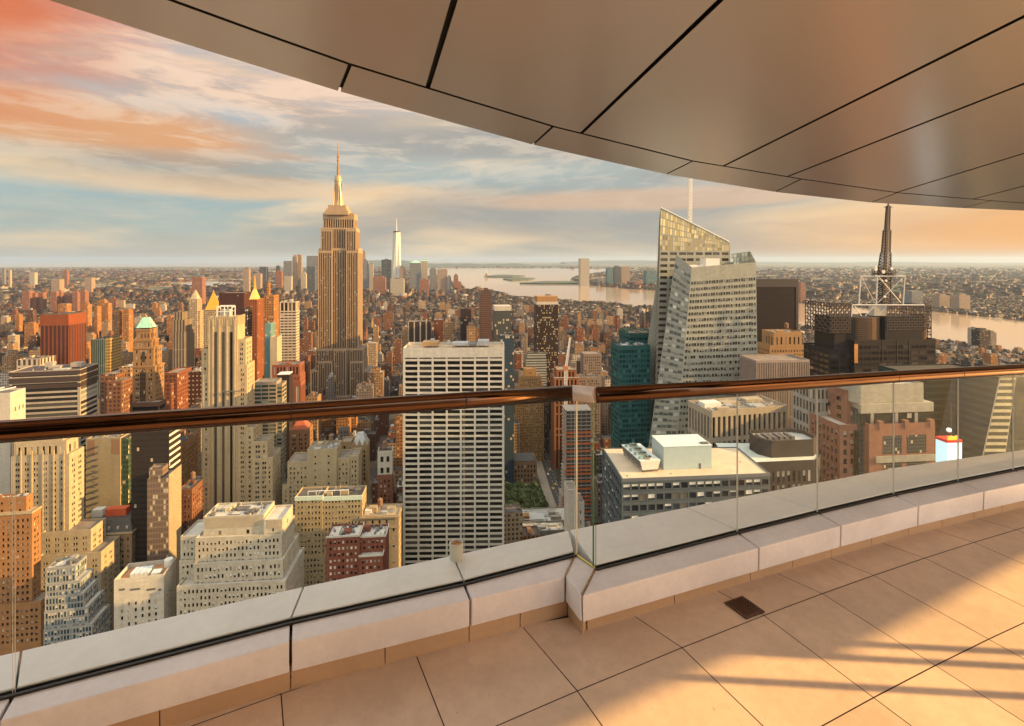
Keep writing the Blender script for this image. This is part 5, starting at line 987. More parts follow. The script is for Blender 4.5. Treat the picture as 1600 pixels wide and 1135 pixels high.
b = Bd('grey_frame_office', 'grey white framed office with tall windows left of the pink granite tower', 'office', 1275, 246, th=R(7), wall=(.42, .41, .38), st=St(cw=2.2, rh=6.4, fx=.62, fz=.70, rec=.3, top=1.2, side=.4, pane=P_off)); b.rect(1275, 1316, 602, 0, 17, vis=790); b.done()
PK = (.34, .16, .11)
b = Bd('pink_granite_tower', 'pink granite tower with pale curved crown and recessed dark glass bays', 'tower', 1316, 226, th=R(6), wall=PK, st=St(cw=2.7, rh=4, fx=.5, fz=.6, rec=.3, top=2, side=1, pane=P_off), roofm=M_roofl)
b.rect(1312, 1340, 664, 4, 20, vis=800); b.rect(1322, 1345, 610, 8, 16, st=pun.but(cw=7, rh=4), vis=800)
gl_ = b.part('glass_bay', gridm('bay_glass', (.13, .16, .17), (.02, .03, .035), 1.8, 2.2, .86, .86, .05)); a, c = b.lx(1343, 3), b.lx(1362, 3); gl_.box(a, c, 3, 18, 0, b.lz(1350, 640, 3))
xa, xb = b.lx(1337, 3.5), b.lx(1443, 3.5); cr_ = b.part('pale_crown', wallm((.47, .44, .36))); z0_, z1_ = b.lz(1390, 629, 3.5), b.lz(1390, 600, 3.5)
pts = [(xa + 2.6, 3.5), (xb, 3.5), (xb, 20), (xa, 20), (xa, 6.5), (xa + .9, 4.4)]; b.tier(pts, z0_, z1_, None, par=1.2, wall=cr_)
cr_.prism([(xa + 1.2, 1.8), (xb + 3.4, 1.8), (xb + 3.4, 16), (xb, 16), (xb, 19), (xa + 4, 19), (xa + 2, 8)], b.lz(1390, 645, 2), b.lz(1390, 631, 2)); db = b.part('dark_glass_band', gridm('dark_band', (.03, .035, .04), (.012, .016, .018), 2.4, 2.4, .9, .9, .02)); db.box(xa + 1.6, xb + 2.8, 2.4, 18, b.lz(1390, 664, 2), b.lz(1390, 645, 2) - .02)
po = b.part('pilaster', wallm((.42, .38, .32)))
for px in (1363, 1401, 1432): a = b.lx(px, 1.9); po.box(a - .7, a + .7, 1.9, 2.5, b.lz(px, 664, 2), b.lz(px, 645, 2) - .03)
x0, x1 = b.lx(1358), b.lx(1461); z2 = b.lz(1400, 662); b.tier([(x0, 0), (x1, 0), (x1, 18), (x0, 18)], 0, z2, None, par=1.2)
ww = b.part('window_bay', gridm('bay_grid', (.16, .16, .155), (.02, .024, .026), 1.1, 1.5, .82, .82, .06))
for px0, px1 in ((1380, 1409), (1418, 1447)): a, c = b.lx(px0), b.lx(px1); ww.box(a, c, -.12, .1, b.lz(1400, 709), b.lz(1400, 681)); ww.box(a, c, -.12, .1, b.lz(1400, 745), b.lz(1400, 722))
fn = b.part('finial', b.wm)
for px in (1376, 1416, 1455): a = b.lx(px, .1); fn.box(a - 1.1, a + 1.1, -.4, 1.6, z2 - 2.2, z2 + 1.2)
st_ = b.part('pale_sill', wallm((.45, .42, .34))); st_.box(x0 + 3, x1 + .2, -.5, .1, b.lz(1400, 722), b.lz(1400, 712)); b.bb = [1312, 600, 1461, 226, 226]
ag = b.part('glass_strip', P_off)
for px, w in ((1356, 5), (1333, 4)): a = b.lx(px, 4); ag.box(a, a + w * .28, 2.6, 3.4, b.lz(px, 780, 4), b.lz(px, 672, 4))
b.done()
b = Bd('dark_green_glass_tower', 'dark green glass tower filling the right under the handrail', 'tower', 1440, 262, th=R(6), wall=(.03, .045, .04), st=None); bw = b.part('glass_wall', gridm('dk_green', (.055, .085, .075), (.008, .016, .016), 1.4, 3.4, .9, .66, .0)); x0, x1 = b.lx(1447), b.lx(1578); bw.box(x0, x1, 0, 30, 0, b.lz(1500, 590)); b.tier([(x0, .1), (x1, .1), (x1, 30), (x0, 30)], b.lz(1500, 590) - .1, b.lz(1500, 588), None); b.done()
b = Bd('slanted_stripe_tower', 'glass tower with a slanted face of pale stripes at the far right', 'tower', 1530, 236, th=R(6), wall=(.03, .045, .045), st=None)
p00, p10, p11, p01 = [Vector((b.lx(px, y), y, b.lz(px, py, y))) for px, py, y in ((1528, 745, 0), (1566, 745, 2), (1588, 590, 2), (1562, 590, 0))]
b.facade(p00, p10, p11, p01, St(cw=60, rh=3.1, fx=.97, fz=.55, rec=.2, top=.4, side=.1, pane=P_black), wall=b.part('striped_face', wallm((.50, .48, .36))))
b.part('edge_strip', wallm((.55, .52, .40))).bar(p00 + Vector((0, -.2, 0)), p01 + Vector((0, -.2, 0)), .3); gl_ = b.part('glass_flank', gridm('blue_flank', (.06, .085, .09), (.018, .026, .034), 1.4, 3.2, .9, .6, .0)); gl_.loft([p10, p10 + Vector((30, 0, 0)), p10 + Vector((30, 22, 0)), p00 + Vector((0, 22, 0)), p00], [p11, p11 + Vector((30, 0, 0)), p11 + Vector((30, 22, 0)), p01 + Vector((0, 22, 0)), p01]); b.bb = [1530, 585, 1640, 236, 236]; PLAN.append((p00.x + b.X, p00.x + b.X + 60, 236, 270)); b.done()
# lit sign tower
b = Bd('lit_sign_tower', 'small glowing white sign tower with red band, gold crown and ball on a pole', 'sign tower', 1479, 212, th=R(6), wall=(.3, .3, .3), st=None)
def emis(name, col, s):
    m_ = bpy.data.materials.new(name); m_.use_nodes = True; p = m_.node_tree.nodes['Principled BSDF']; p.inputs['Emission Color'].default_value = (*col, 1); p.inputs['Emission Strength'].default_value = s; p.inputs['Base Color'].default_value = (*col, 1); return m_
x0, x1 = b.lx(1480), b.lx(1503); bz = lambda py: b.lz(1490, py); b.wall.box(x0 + .2, x1 - .2, .2, 5, 0, bz(693)); b.part('lit_screen', emis('lit_screen', (.55, .82, .95), .22)).box(x0, x1, 0, 5.2, bz(760), bz(692)); b.part('red_band', mat('red_band', (.55, .02, .01), .5, var=0)).box(x0 - .1, x1 + .1, -.1, 5.3, bz(692), bz(688))
gc = b.part('gold_crown', emis('lit_gold', (1.0, .50, .05), .2))
for i in range(4): gc.box(x0 + .9 + i * 1.2, x0 + 1.8 + i * 1.2, .2, .9, bz(688), bz(683) + .2 * (i % 2))
bl_ = b.part('ball', emis('lit_ball', (.75, .88, .92), .15)); cx_, r_ = b.lx(1488), .95; zc = bz(674)
for i in range(6):
    t0, t1 = -math.pi / 2 + i * math.pi / 6, -math.pi / 2 + (i + 1) * math.pi / 6; bl_.loft([(cx_ + r_ * math.cos(t0) * math.cos(a), 1.5 + r_ * math.cos(t0) * math.sin(a), zc + r_ * math.sin(t0)) for a in [k * math.pi / 6 for k in range(12)]], [(cx_ + r_ * math.cos(t1) * math.cos(a), 1.5 + r_ * math.cos(t1) * math.sin(a), zc + r_ * math.sin(t1)) for a in [k * math.pi / 6 for k in range(12)]], False, False)
b.part('pole', M_steelb).cyl(b.lx(1491), 1.5, bz(688), bz(632), .25, .15, 8); b.bb = [1479, 634, 1504, 212, 212]; b.done()

# ---- far clusters: each skyscraper a thing of its own
G_hz = gw('far_tan', (.44, .33, .24), (.16, .12, .09), 4, 4, .5, .5, .1); G_hb = gw('far_grey', (.26, .26, .26), (.10, .11, .12), 4, 4, .6, .6, .1); G_hr = gw('far_red', (.34, .16, .10), (.14, .07, .05), 4, 4, .5, .5, .1); G_hd = gw('far_dark', (.12, .13, .14), (.05, .06, .07), 4, 4, .7, .7, .05); G_hw = gw('far_pale', (.52, .46, .36), (.2, .18, .15), 4, 4, .5, .5, .1); G_ht = gw('far_teal', (.12, .20, .20), (.06, .12, .13), 4, 4, .7, .7, .1)
far = [
 ('tan', 380, 389, 420, 3300, G_hz, 'narrow tan slab tower standing alone above the gold spire in the distance'), ('dark', 405, 416, 417, 4300, G_hd, 'dark far tower left of the downtown cluster'), ('tan', 396, 407, 428, 3700, G_hz, 'low tan far block beneath the dark far tower'),
 ('pink', 430, 440, 425, 3900, G_hr, 'pinkish slim far tower at the left end of downtown'), ('dark', 431, 437, 416, 4500, G_hd, 'blue dark far tower behind the pinkish slim one'), ('grey', 443, 456, 408, 4200, G_hb, 'grey stepped far tower left of the tallest tan pair'), ('tan', 457, 464, 401, 4000, G_hz, 'left tower of the tallest tan pair downtown'), ('tan', 464, 471, 398, 4050, G_hz, 'right, taller tower of the tallest tan pair downtown'),
 ('grey', 479, 498, 400, 4300, G_hb, 'broad grey far tower just left of the spired skyscraper'), ('dark', 479, 492, 417, 3800, G_hd, 'dark far block in front of the broad grey one'), ('cream', 444, 455, 432, 3500, G_hw, 'cream stepped far block at the foot of the tan pair'), ('cream', 470, 478, 428, 3600, G_hw, 'pale far block between tan pair and dark block'),
 ('grey', 562, 575, 408, 4000, G_hb, 'grey far tower just right of the spired skyscraper'), ('orange', 565, 571, 393, 4400, G_hz, 'orange lit far shaft rising behind the grey far tower'), ('pale', 577, 583, 413, 4300, G_hw, 'thin pale far tower left of the dark glass far block'), ('dark', 596, 611, 406, 4000, G_hd, 'dark glass far block left of the slim white skyscraper'),
 ('red', 583, 602, 434, 3400, G_hr, 'red brick far block below the dark glass one'), ('pale', 610, 631, 436, 3300, G_hw, 'pale low far block at the foot of the slim white skyscraper'), ('tan', 624, 633, 419, 3900, G_hz, 'brown far block hugging the right of the slim white skyscraper'), ('grey', 640, 658, 411, 3900, G_hb, 'grey far tower with a green top'), ('gold', 658, 668, 408, 4100, G_hw, 'gold lit far tower joined to the green topped one'),
 ('brown', 655, 670, 437, 3400, G_hr, 'brown low far block under the gold lit tower'), ('grey', 671, 682, 421, 3900, G_hb, 'round shouldered grey far tower by the water'), ('tan', 683, 699, 421, 3700, G_hz, 'broad orange tan far tower by the water'), ('grey', 699, 705, 433, 3700, G_hb, 'short grey far block right of the broad orange tan one'), ('red', 709, 716, 431, 3700, G_hr, 'slim red far tower at the water edge'), ('red', 715, 721, 441, 3600, G_hr, 'last low red far block at the water edge'),
 ('pale', 907, 921, 404, 5000, G_hw, 'tall pale tower alone on the far bank of the river'), ('teal', 949, 958, 419, 5200, G_ht, 'teal far tower on the opposite bank'), ('blue', 960, 969, 418, 5300, G_hd, 'blue dark far tower on the opposite bank'), ('tan', 971, 984, 417, 5400, G_hz, 'tan round topped far tower on the opposite bank'), ('blue', 1010, 1026, 423, 5000, G_ht, 'blue far tower next to the faceted skyscraper'), ('grey', 934, 946, 436, 5100, G_hb, 'low grey far block beside the teal one'), ('pink', 985, 1003, 440, 4900, G_hr, 'low pink far sheds along the opposite bank'),
 ('tan', 1468, 1484, 462, 2600, G_hz, 'left of two tan slab towers across the river at right'), ('tan', 1499, 1516, 462, 2500, G_hz, 'right of two tan slab towers across the river at right'), ('grey', 1425, 1442, 455, 2700, G_hb, 'grey block with white top behind the truss crown, across the river'), ('brown', 1251, 1259, 442, 3000, G_hr, 'thin brown tower across the river by the dark slab'),
 ('dark', 1522, 1531, 513, 1420, G_white, 'white slab of the riverside trio at far right'), ('dark', 1531, 1547, 516, 1400, G_dark, 'dark middle tower of the riverside trio at far right'), ('grey', 1548, 1557, 520, 1440, G_grey, 'grey right tower of the riverside trio at far right'),
 ('brown', 300, 316, 433, 2700, G_hr, 'square brown tower in the left distance above the white campanile'), ('brown', 99, 105, 424, 4200, G_hr, 'slim brown distant tower at the upper left'), ('tan', 80, 93, 437, 3400, G_hz, 'pale orange distant block right of centre at upper left'), ('tan', 132, 143, 434, 3600, G_hz, 'tan distant slab right of the pale orange block'), ('grey', 46, 54, 426, 4300, G_hw, 'pale distant tower near the left edge'), ('grey', 3, 7, 420, 4400, G_hb, 'thin grey distant tower on the left edge'), ('grey', 13, 16, 422, 4450, G_hw, 'thinnest pale distant tower near the left edge')]
hous = [(34, 46), (48, 55), (57, 67), (78, 88), (89, 95), (97, 112), (113, 121), (122, 133)]
for i, (a, c) in enumerate(hous): far.append(('brown', a, c, 455 + (i * 7) % 4, 2300 + 20 * (i % 3), G_hr, 'block number %s from the left in the row of brown housing slabs' % ('one two three four five six seven eight'.split()[i])))
for a, c, y, D, w in ((90, 104, 475, 1450, 'left, lower'), (127, 137, 476, 1400, 'lone slim'), (152, 163, 470, 1500, 'taller middle'), (163, 169, 474, 1480, 'right hand'), (178, 187, 485, 1150, 'nearer left'), (192, 201, 485, 1140, 'nearer right'), (147, 152, 479, 1440, 'narrow')): far.append(('orange', a, c, y, D, G_orange, 'gold lit apartment slab above the teal tower, the %s one' % w))
for nm, a, c, y, D, wm, lb in far:
    b = Bd('distant_tower', lb, 'tower', a, D, wall=wm, group='distant towers on the skyline'); ln = max(18, (c - a) / F * D * .8)
    b.rect(a, c, y, 0, ln, st=None, par=.4); x0, x1, y0, y1, z = b.rects[0]
    if (a * 7 + c) % 3 == 0: b.part('top_setback', wm).box(x0 + (x1 - x0) * .2, x1 - (x1 - x0) * .2, ln * .2, ln * .8, z - .1, z + D * .0032)
    elif (a * 5 + c) % 3 == 0: b.part('roof_plant', M_plantd).box(x0 + (x1 - x0) * .3, x1 - (x1 - x0) * .35, ln * .3, ln * .7, z - .1, z + D * .0018)
    if 'green top' in lb: b.part('pyramid_top', M_copper).loft([(x0, 0, z + .5), (x1, 0, z + .5), (x1, ln, z + .5), (x0, ln, z + .5)], [((x0 + x1) / 2, ln / 2, z + 20)] * 4)
    b.done()
# slim white tapering skyscraper
b = Bd('tapering_skyscraper', 'slim white tapering glass skyscraper with mast, far downtown right of the spired tower', 'skyscraper', 611, 3900, wall=mat('bright_tower_glass', (.42, .41, .37), .25, .2, var=.04, scale=.01), st=None)
x0, x1 = b.lx(611), b.lx(627); w = x1 - x0; zt = b.lz(619, 363); m = w / 2; k = .72
lo = [(x0, 0, 20), (x0 + m, 0, 20), (x1, 0, 20), (x1, m, 20), (x1, w, 20), (x0 + m, w, 20), (x0, w, 20), (x0, m, 20)]
h_ = m * k; hi = [(x0 + m - h_ * .5, m - h_ * .5, zt), (x0 + m, m - h_, zt), (x0 + m + h_ * .5, m - h_ * .5, zt), (x0 + m + h_, m, zt), (x0 + m + h_ * .5, m + h_ * .5, zt), (x0 + m, m + h_, zt), (x0 + m - h_ * .5, m + h_ * .5, zt), (x0 + m - h_, m, zt)]
b.wall.loft(lo, hi); b.part('mast', M_steelw).cyl(x0 + m, m, zt, b.lz(619, 341), 4, 1, 8); b.part('crown_ring', M_steelb).cyl(x0 + m, m, zt, zt + 9, h_ * .9, n=16); b.part('base', wallm(GREY)).box(x0 - 2, x1 + 2, -2, w + 2, 0, 60); b.bb = [611, 341, 627, 3900, 3900]; b.done()

# ------------------------------------------------------------------ ground, water, far land
def gp(px, py): v = gnd(px, py, G); return (v.x, v.y)
def ground_mat():
    m_ = bpy.data.materials.new('city_ground'); m_.use_nodes = True; g = NG(m_.node_tree); p = g.t.nodes['Principled BSDF']; tc = g.new('ShaderNodeTexCoord').outputs['Object']
    vo = g.new('ShaderNodeTexVoronoi'); g.put(vo.inputs['Vector'], tc); vo.inputs['Scale'].default_value = .018
    cell = g.sep(vo.outputs['Color'])[0]
    c = g.ramp(cell, [(0, (.09, .07, .055)), (.3, (.16, .12, .09)), (.5, (.22, .15, .10)), (.7, (.30, .24, .18)), (.9, (.42, .36, .28))], 'CONSTANT')
    f = g.noise(tc, .0011, 6, .6); f2 = g.noise(tc, .006, 5, .65)
    c = g.mix(g.ss(f2, .5, .62), c, (.055, .075, .03)); c = g.mix(g.ss(f, .46, .58, 0, .9), c, (.05, .075, .04))
    y = g.sep(tc)[1]; c = g.mix(g.ss(y, 500, 900, .75, 0), c, (.05, .045, .04))
    g.put(p.inputs['Base Color'], c); p.inputs['Roughness'].default_value = .9; p.inputs['Specular IOR Level'].default_value = .1; return m_
mb = MB(); mb.quad((-60000, -3000, 0), (60000, -3000, 0), (60000, 62000, 0), (-60000, 62000, 0)); o = mb.build('ground', ground_mat(), kind='structure'); o.location = (0, 0, G)
def water_mat():
    m_ = bpy.data.materials.new('river_water'); m_.use_nodes = True; g = NG(m_.node_tree); p = g.t.nodes['Principled BSDF']; tc = g.new('ShaderNodeTexCoord').outputs['Object']
    p.inputs['Base Color'].default_value = (.36, .26, .16, 1); p.inputs['Roughness'].default_value = .10; p.inputs['IOR'].default_value = 1.33
    bm_ = g.new('ShaderNodeBump'); bm_.inputs['Strength'].default_value = .08; bm_.inputs['Distance'].default_value = 4; g.put(bm_.inputs['Height'], g.noise(g.vm('MULTIPLY', tc, (1, .5, 1)), .02, 5, .6)); g.put(p.inputs['Normal'], bm_.outputs[0]); return m_
M_water = water_mat()
up_sh = [(2600, 640), (1600, 504), (1530, 495), (1460, 488), (1300, 480), (1255, 475), (1180, 465), (1030, 455), (960, 450), (905, 445), (893, 438), (900, 431), (960, 424), (1000, 421), (850, 419.5), (700, 419.5), (640, 420)]
lo_sh = [(640, 431), (690, 434), (716, 448), (735, 452), (762, 455), (800, 466), (850, 470), (920, 473), (1000, 481), (1040, 484), (1180, 502), (1255, 512), (1330, 521), (1460, 537), (1600, 553), (2600, 700)]
WPOLY = [gp(*p) for p in up_sh + lo_sh]
mb = MB(); mb.poly([(x, y, 1.5) for x, y in WPOLY][::-1]); o = mb.build('river', M_water, kind='structure'); o.location = (0, 0, G)
CR = [gp(*p) for p in ((232, 444), (262, 441), (320, 440), (378, 441), (372, 446), (330, 449), (280, 448))]
mb = MB(); mb.poly([(x, y, 1.5) for x, y in CR][::-1]); o = mb.build('creek', M_water, kind='structure'); o.location = (0, 0, G)
mb = MB(); mb.poly([(x, y, 1.6) for x, y in [gp(*p) for p in ((-900, 418.5), (0, 418.2), (250, 417), (420, 417.5), (560, 418), (560, 410.2), (-900, 410.2))]]); o = mb.build('bay', M_water, kind='structure'); o.location = (0, 0, G)
M_wood_far = mat('far_woodland', (.05, .065, .04), .95, var=.4, scale=.002)
for nm, pts in (('harbour_island', [(757, 433), (775, 430.8), (790, 430.5), (820, 432), (800, 434), (770, 434)]), ('low_island', [(786, 437), (806, 434.6), (836, 436), (826, 438.6), (800, 439.5)]), ('far_spit', [(812, 444), (850, 441), (900, 441), (905, 444.5), (850, 444.8)])):
    mb = MB(); pp = [gp(*p) for p in pts]; area = sum(pp[i][0] * pp[(i + 1) % len(pp)][1] - pp[(i + 1) % len(pp)][0] * pp[i][1] for i in range(len(pp))); pp = pp if area > 0 else pp[::-1]; mb.prism(pp, 1, 14); o = mb.build(nm, M_wood_far, kind='structure'); o.location = (0, 0, G)
v = gnd(760, 432.5, G + 14); t = empty('harbour_statue', v, 0, 'tiny pale statue on its pedestal on the harbour island', 'statue'); mb = MB(); mb.box(-25, 25, -25, 25, 0, 22); mb.box(-12, 12, -12, 12, 22, 52); mb.build('pedestal', wallm(TAN), t); mb = MB(); mb.cyl(0, 0, 52, 90, 9, 5, 10); mb.cyl(0, 0, 90, 98, 4, 3, 8); mb.bar((4, 0, 84), (9, 0, 108), 2); mb.build('figure', M_copper, t)
def ridge(name, px0, px1, D, hs, dep, seed, m_):
    r = random.Random(seed); n, k = 90, 8; mb = MB(); ph = [r.uniform(0, 6.28) for _ in range(5)]
    def H(u): return hs * (.45 + .25 * math.sin(5 * u + ph[0]) + .12 * math.sin(13 * u + ph[1]) + .06 * math.sin(31 * u + ph[2]) + .04 * math.sin(70 * u + ph[3])) * min(1, u * 8, (1 - u) * 8)
    V = []
    for j in range(k + 1):
        for i in range(n + 1):
            u = i / n; x = ((px0 + (px1 - px0) * u) - CX) / F * D; V.append((x, D + (j / k - .5) * dep, max(-2, H(u + .013 * j) * math.sin(math.pi * j / k) - .5)))
    mb.v = V
    for j in range(k):
        for i in range(n): a = j * (n + 1) + i; mb.f.append((a, a + 1, a + n + 2, a + n + 1)); mb.mi.append(0)
    o = mb.build(name, m_, smooth=True, kind='structure'); o.location = (0, 0, G)
ridge('island_hills', 540, 940, 21000, 320, 6000, 1, M_wood_far); ridge('far_hills', 880, 1900, 36000, 340, 6000, 4, M_wood_far); ridge('marsh_hills', 960, 2000, 16500, 70, 2500, 5, M_wood_far)
mb = MB(); mb.poly([(x, y, 1.2) for x, y in [gp(*p) for p in ((1250, 424.5), (1450, 423), (1700, 424), (1700, 421), (1400, 420.5), (1230, 421.5))]]); o = mb.build('tidal_marsh_water', M_water, kind='structure'); o.location = (0, 0, G)

# avenue, pavements, cars, park
M_asph = mat('asphalt', (.055, .05, .046), .9, var=.2, scale=.1); M_pave = mat('pavement_concrete', (.26, .22, .17), .9, var=.2, scale=.2); M_line = mat('road_paint', (.62, .56, .42), .8, var=.1, scale=.5)
def strip(name, pl, pr, z, m_, **kw):
    mb = MB(); a = [gp(*p) for p in pl]; c = [gp(*p) for p in pr]
    for i in range(len(a) - 1): mb.quad((*a[i], z), (*c[i], z), (*c[i + 1], z), (*a[i + 1], z))
    o = mb.build(name, m_, **kw); o.location = (0, 0, G); return o
strip('avenue', [(885, 830), (864, 775), (846, 720), (836, 690)], [(909, 825), (883, 770), (860, 716), (846, 688)], .10, M_asph, kind='structure')
strip('pavement', [(868, 832), (850, 777), (835, 722), (828, 690)], [(884.5, 830), (863.5, 775), (845.5, 720), (835.5, 690)], .22, M_pave, kind='structure')
mb = MB()
for f in (.33, .66):
    for i in range(26):
        t0, t1 = i / 26, (i + .5) / 26; q = []
        for t in (t0, t1):
            y = 828 - t * 138; xl = np.interp(y, [690, 720, 775, 830], [836, 846, 864, 885]); xr = np.interp(y, [688, 716, 770, 825], [846, 860, 883, 909]); q.append(gp(xl + (xr - xl) * f, y))
        mb.quad((q[0][0] - .12, q[0][1], .106), (q[0][0] + .12, q[0][1], .106), (q[1][0] + .12, q[1][1], .106), (q[1][0] - .12, q[1][1], .106))
o = mb.build('road_markings', M_line, kind='structure'); o.location = (0, 0, G)
r = random.Random(5); cm = [mat('taxi_yellow', (.65, .36, .03), .3, var=0, coat=.5), mat('car_black', (.02, .02, .02), .25, var=0, coat=.5), mat('car_white', (.7, .7, .68), .3, var=0, coat=.5), mat('car_red', (.4, .03, .02), .3, var=0, coat=.5)]
def carmesh():
    A = MB(); A.loft([(-.88, -2.2, .35), (.88, -2.2, .35), (.88, 2.2, .35), (-.88, 2.2, .35)], [(-.86, -2.15, .95), (.86, -2.15, .95), (.86, 2.15, .9), (-.86, 2.15, .9)]); A.loft([(-.78, -1.6, .95), (.78, -1.6, .95), (.78, 1.0, .93), (-.78, 1.0, .93)], [(-.6, -1.1, 1.45), (.6, -1.1, 1.45), (.6, .4, 1.45), (-.6, .4, 1.45)])
    W_ = MB()
    for x in (-.8, .8):
        for y in (-1.35, 1.35): W_.bar((x - .1, y, .32), (x + .1, y, .32), .33, 10)
    return A, W_
names = 'first second third fourth fifth sixth seventh eighth ninth tenth eleventh twelfth thirteenth fourteenth'.split(); A, W_ = carmesh(); cnt = 0
for i in range(14):
    y = 815 - i * 8.2 + r.uniform(-2, 2); xl = np.interp(y, [690, 720, 775, 830], [836, 846, 864, 885]); xr = np.interp(y, [688, 716, 770, 825], [846, 860, 883, 909]); x, Y = gp(xl + (xr - xl) * (.17, .5, .83)[i % 3], y); ci = (0, 1, 2, 0, 3, 1, 0)[i % 7]
    e = empty('taxi' if ci == 0 else 'car', (x, Y, G + .1), R(12), '%s, %s vehicle up the avenue counted from the glass corner' % (('yellow taxi', 'black car', 'white car', 'red car')[ci], names[i]), 'car', 'traffic on the avenue'); A.build('body', cm[ci], e); W_.build('wheels', M_black, e)
M_leaf = None
def leaf_mat(name, c0, c1):
    m_ = bpy.data.materials.new(name); m_.use_nodes = True; g = NG(m_.node_tree); p = g.t.nodes['Principled BSDF']; ri = g.new('ShaderNodeNewGeometry').outputs['Random Per Island']; oi = g.new('ShaderNodeObjectInfo').outputs['Random']
    g.put(p.inputs['Base Color'], g.mix(g.m('ADD', g.m('MULTIPLY', ri, .7), g.m('MULTIPLY', oi, .3)), c0, c1)); p.inputs['Roughness'].default_value = .7; return m_
M_leaf = leaf_mat('foliage', (.035, .06, .012), (.12, .14, .035)); M_bark = mat('bark', (.09, .06, .04), .9, var=.2)
def crown(seed, R0, H0, n):
    r = random.Random(seed); mb = MB(); cl = []
    for i in range(22):
        a, e = r.uniform(0, 6.28), r.uniform(-.3, 1.4); k = r.uniform(.45, .85); cl.append((Vector((math.cos(a) * math.cos(e) * R0 * k, math.sin(a) * math.cos(e) * R0 * k, H0 + math.sin(e) * R0 * k * .9)), r.uniform(.28, .5) * R0))
    for i in range(n):
        c_, s_ = cl[r.randrange(len(cl))]; d_ = Vector((r.gauss(0, 1), r.gauss(0, 1), r.gauss(0, 1))).normalized(); p = c_ + d_ * s_ * r.uniform(.75, 1.05); nn = (d_ + Vector((r.gauss(0, .5), r.gauss(0, .5), r.gauss(0, .5)))).normalized(); u = nn.orthogonal().normalized() * r.uniform(.35, .75); v = nn.cross(u) * .7; mb.quad(p - u - v, p + u - v, p + u + v, p - u + v)
    return mb
protos = []
for s in range(3):
    e = empty('park_tree', (0, 0, 0), 0, 'bushy green tree in the dense park grove beside the white slab', 'tree', 'trees of the park grove'); c_ = crown(s, 6.2, 10.5, 1500).build('crown', M_leaf, e); mb = MB(); mb.cyl(0, 0, 0, 8, .4, .25, 8)
    for k in range(4): mb.bar((0, 0, 6), (math.cos(k * 1.6) * 3, math.sin(k * 1.6) * 3, 10.5), .18, 5, .08)
    t_ = mb.build('trunk', M_bark, e); protos.append((e, c_, t_))
r = random.Random(11); k = 0
for gy in range(8):
    for gx in range(9):
        px, py = 780 + gx * 11.5 + r.uniform(-3, 3) + gy * 1.5, 782 + gy * 6.2 + r.uniform(-2, 2)
        if px > 838 + (py - 782) * .55: continue
        x, y = gp(px, py); sc = r.uniform(.8, 1.15)
        if k < 3: e = protos[k][0]
        else:
            P_ = protos[k % 3]; e = P_[0].copy(); COL.objects.link(e)
            for ch in P_[1:]: c2 = ch.copy(); COL.objects.link(c2); c2.parent = e
        e.location = (x, y, G); e.rotation_euler = (0, 0, r.uniform(0, 6)); e.scale = (sc, sc, sc * r.uniform(.9, 1.15)); k += 1

# cup lamp on the ledge
v = gnd(713, 873, LZ); lp = empty('ledge_lamp', v, 0, 'small pale cup shaped lamp standing on the outer ledge in front of the white slab', 'lamp')
mb = MB(); n = 24; an = [2 * math.pi * k / n for k in range(n)]; rg = lambda r_, z: [(r_ * math.cos(a), r_ * math.sin(a), z) for a in an]
mb.loft(rg(.030, 0), rg(.033, .075), False, True); mb.loft(rg(.033, .075), rg(.0265, .075), False, False); mb.loft(rg(.0265, .075), rg(.025, .045), False, False); mb.build('cup', mat('cup_enamel', (.62, .62, .56), .3, var=.03), lp, merge=True)
mb = MB(); mb.cyl(0, 0, .03, .064, .0262, n=24); mb.build('lens', mat('amber_lens', (.62, .30, .10), .2, var=.05), lp)

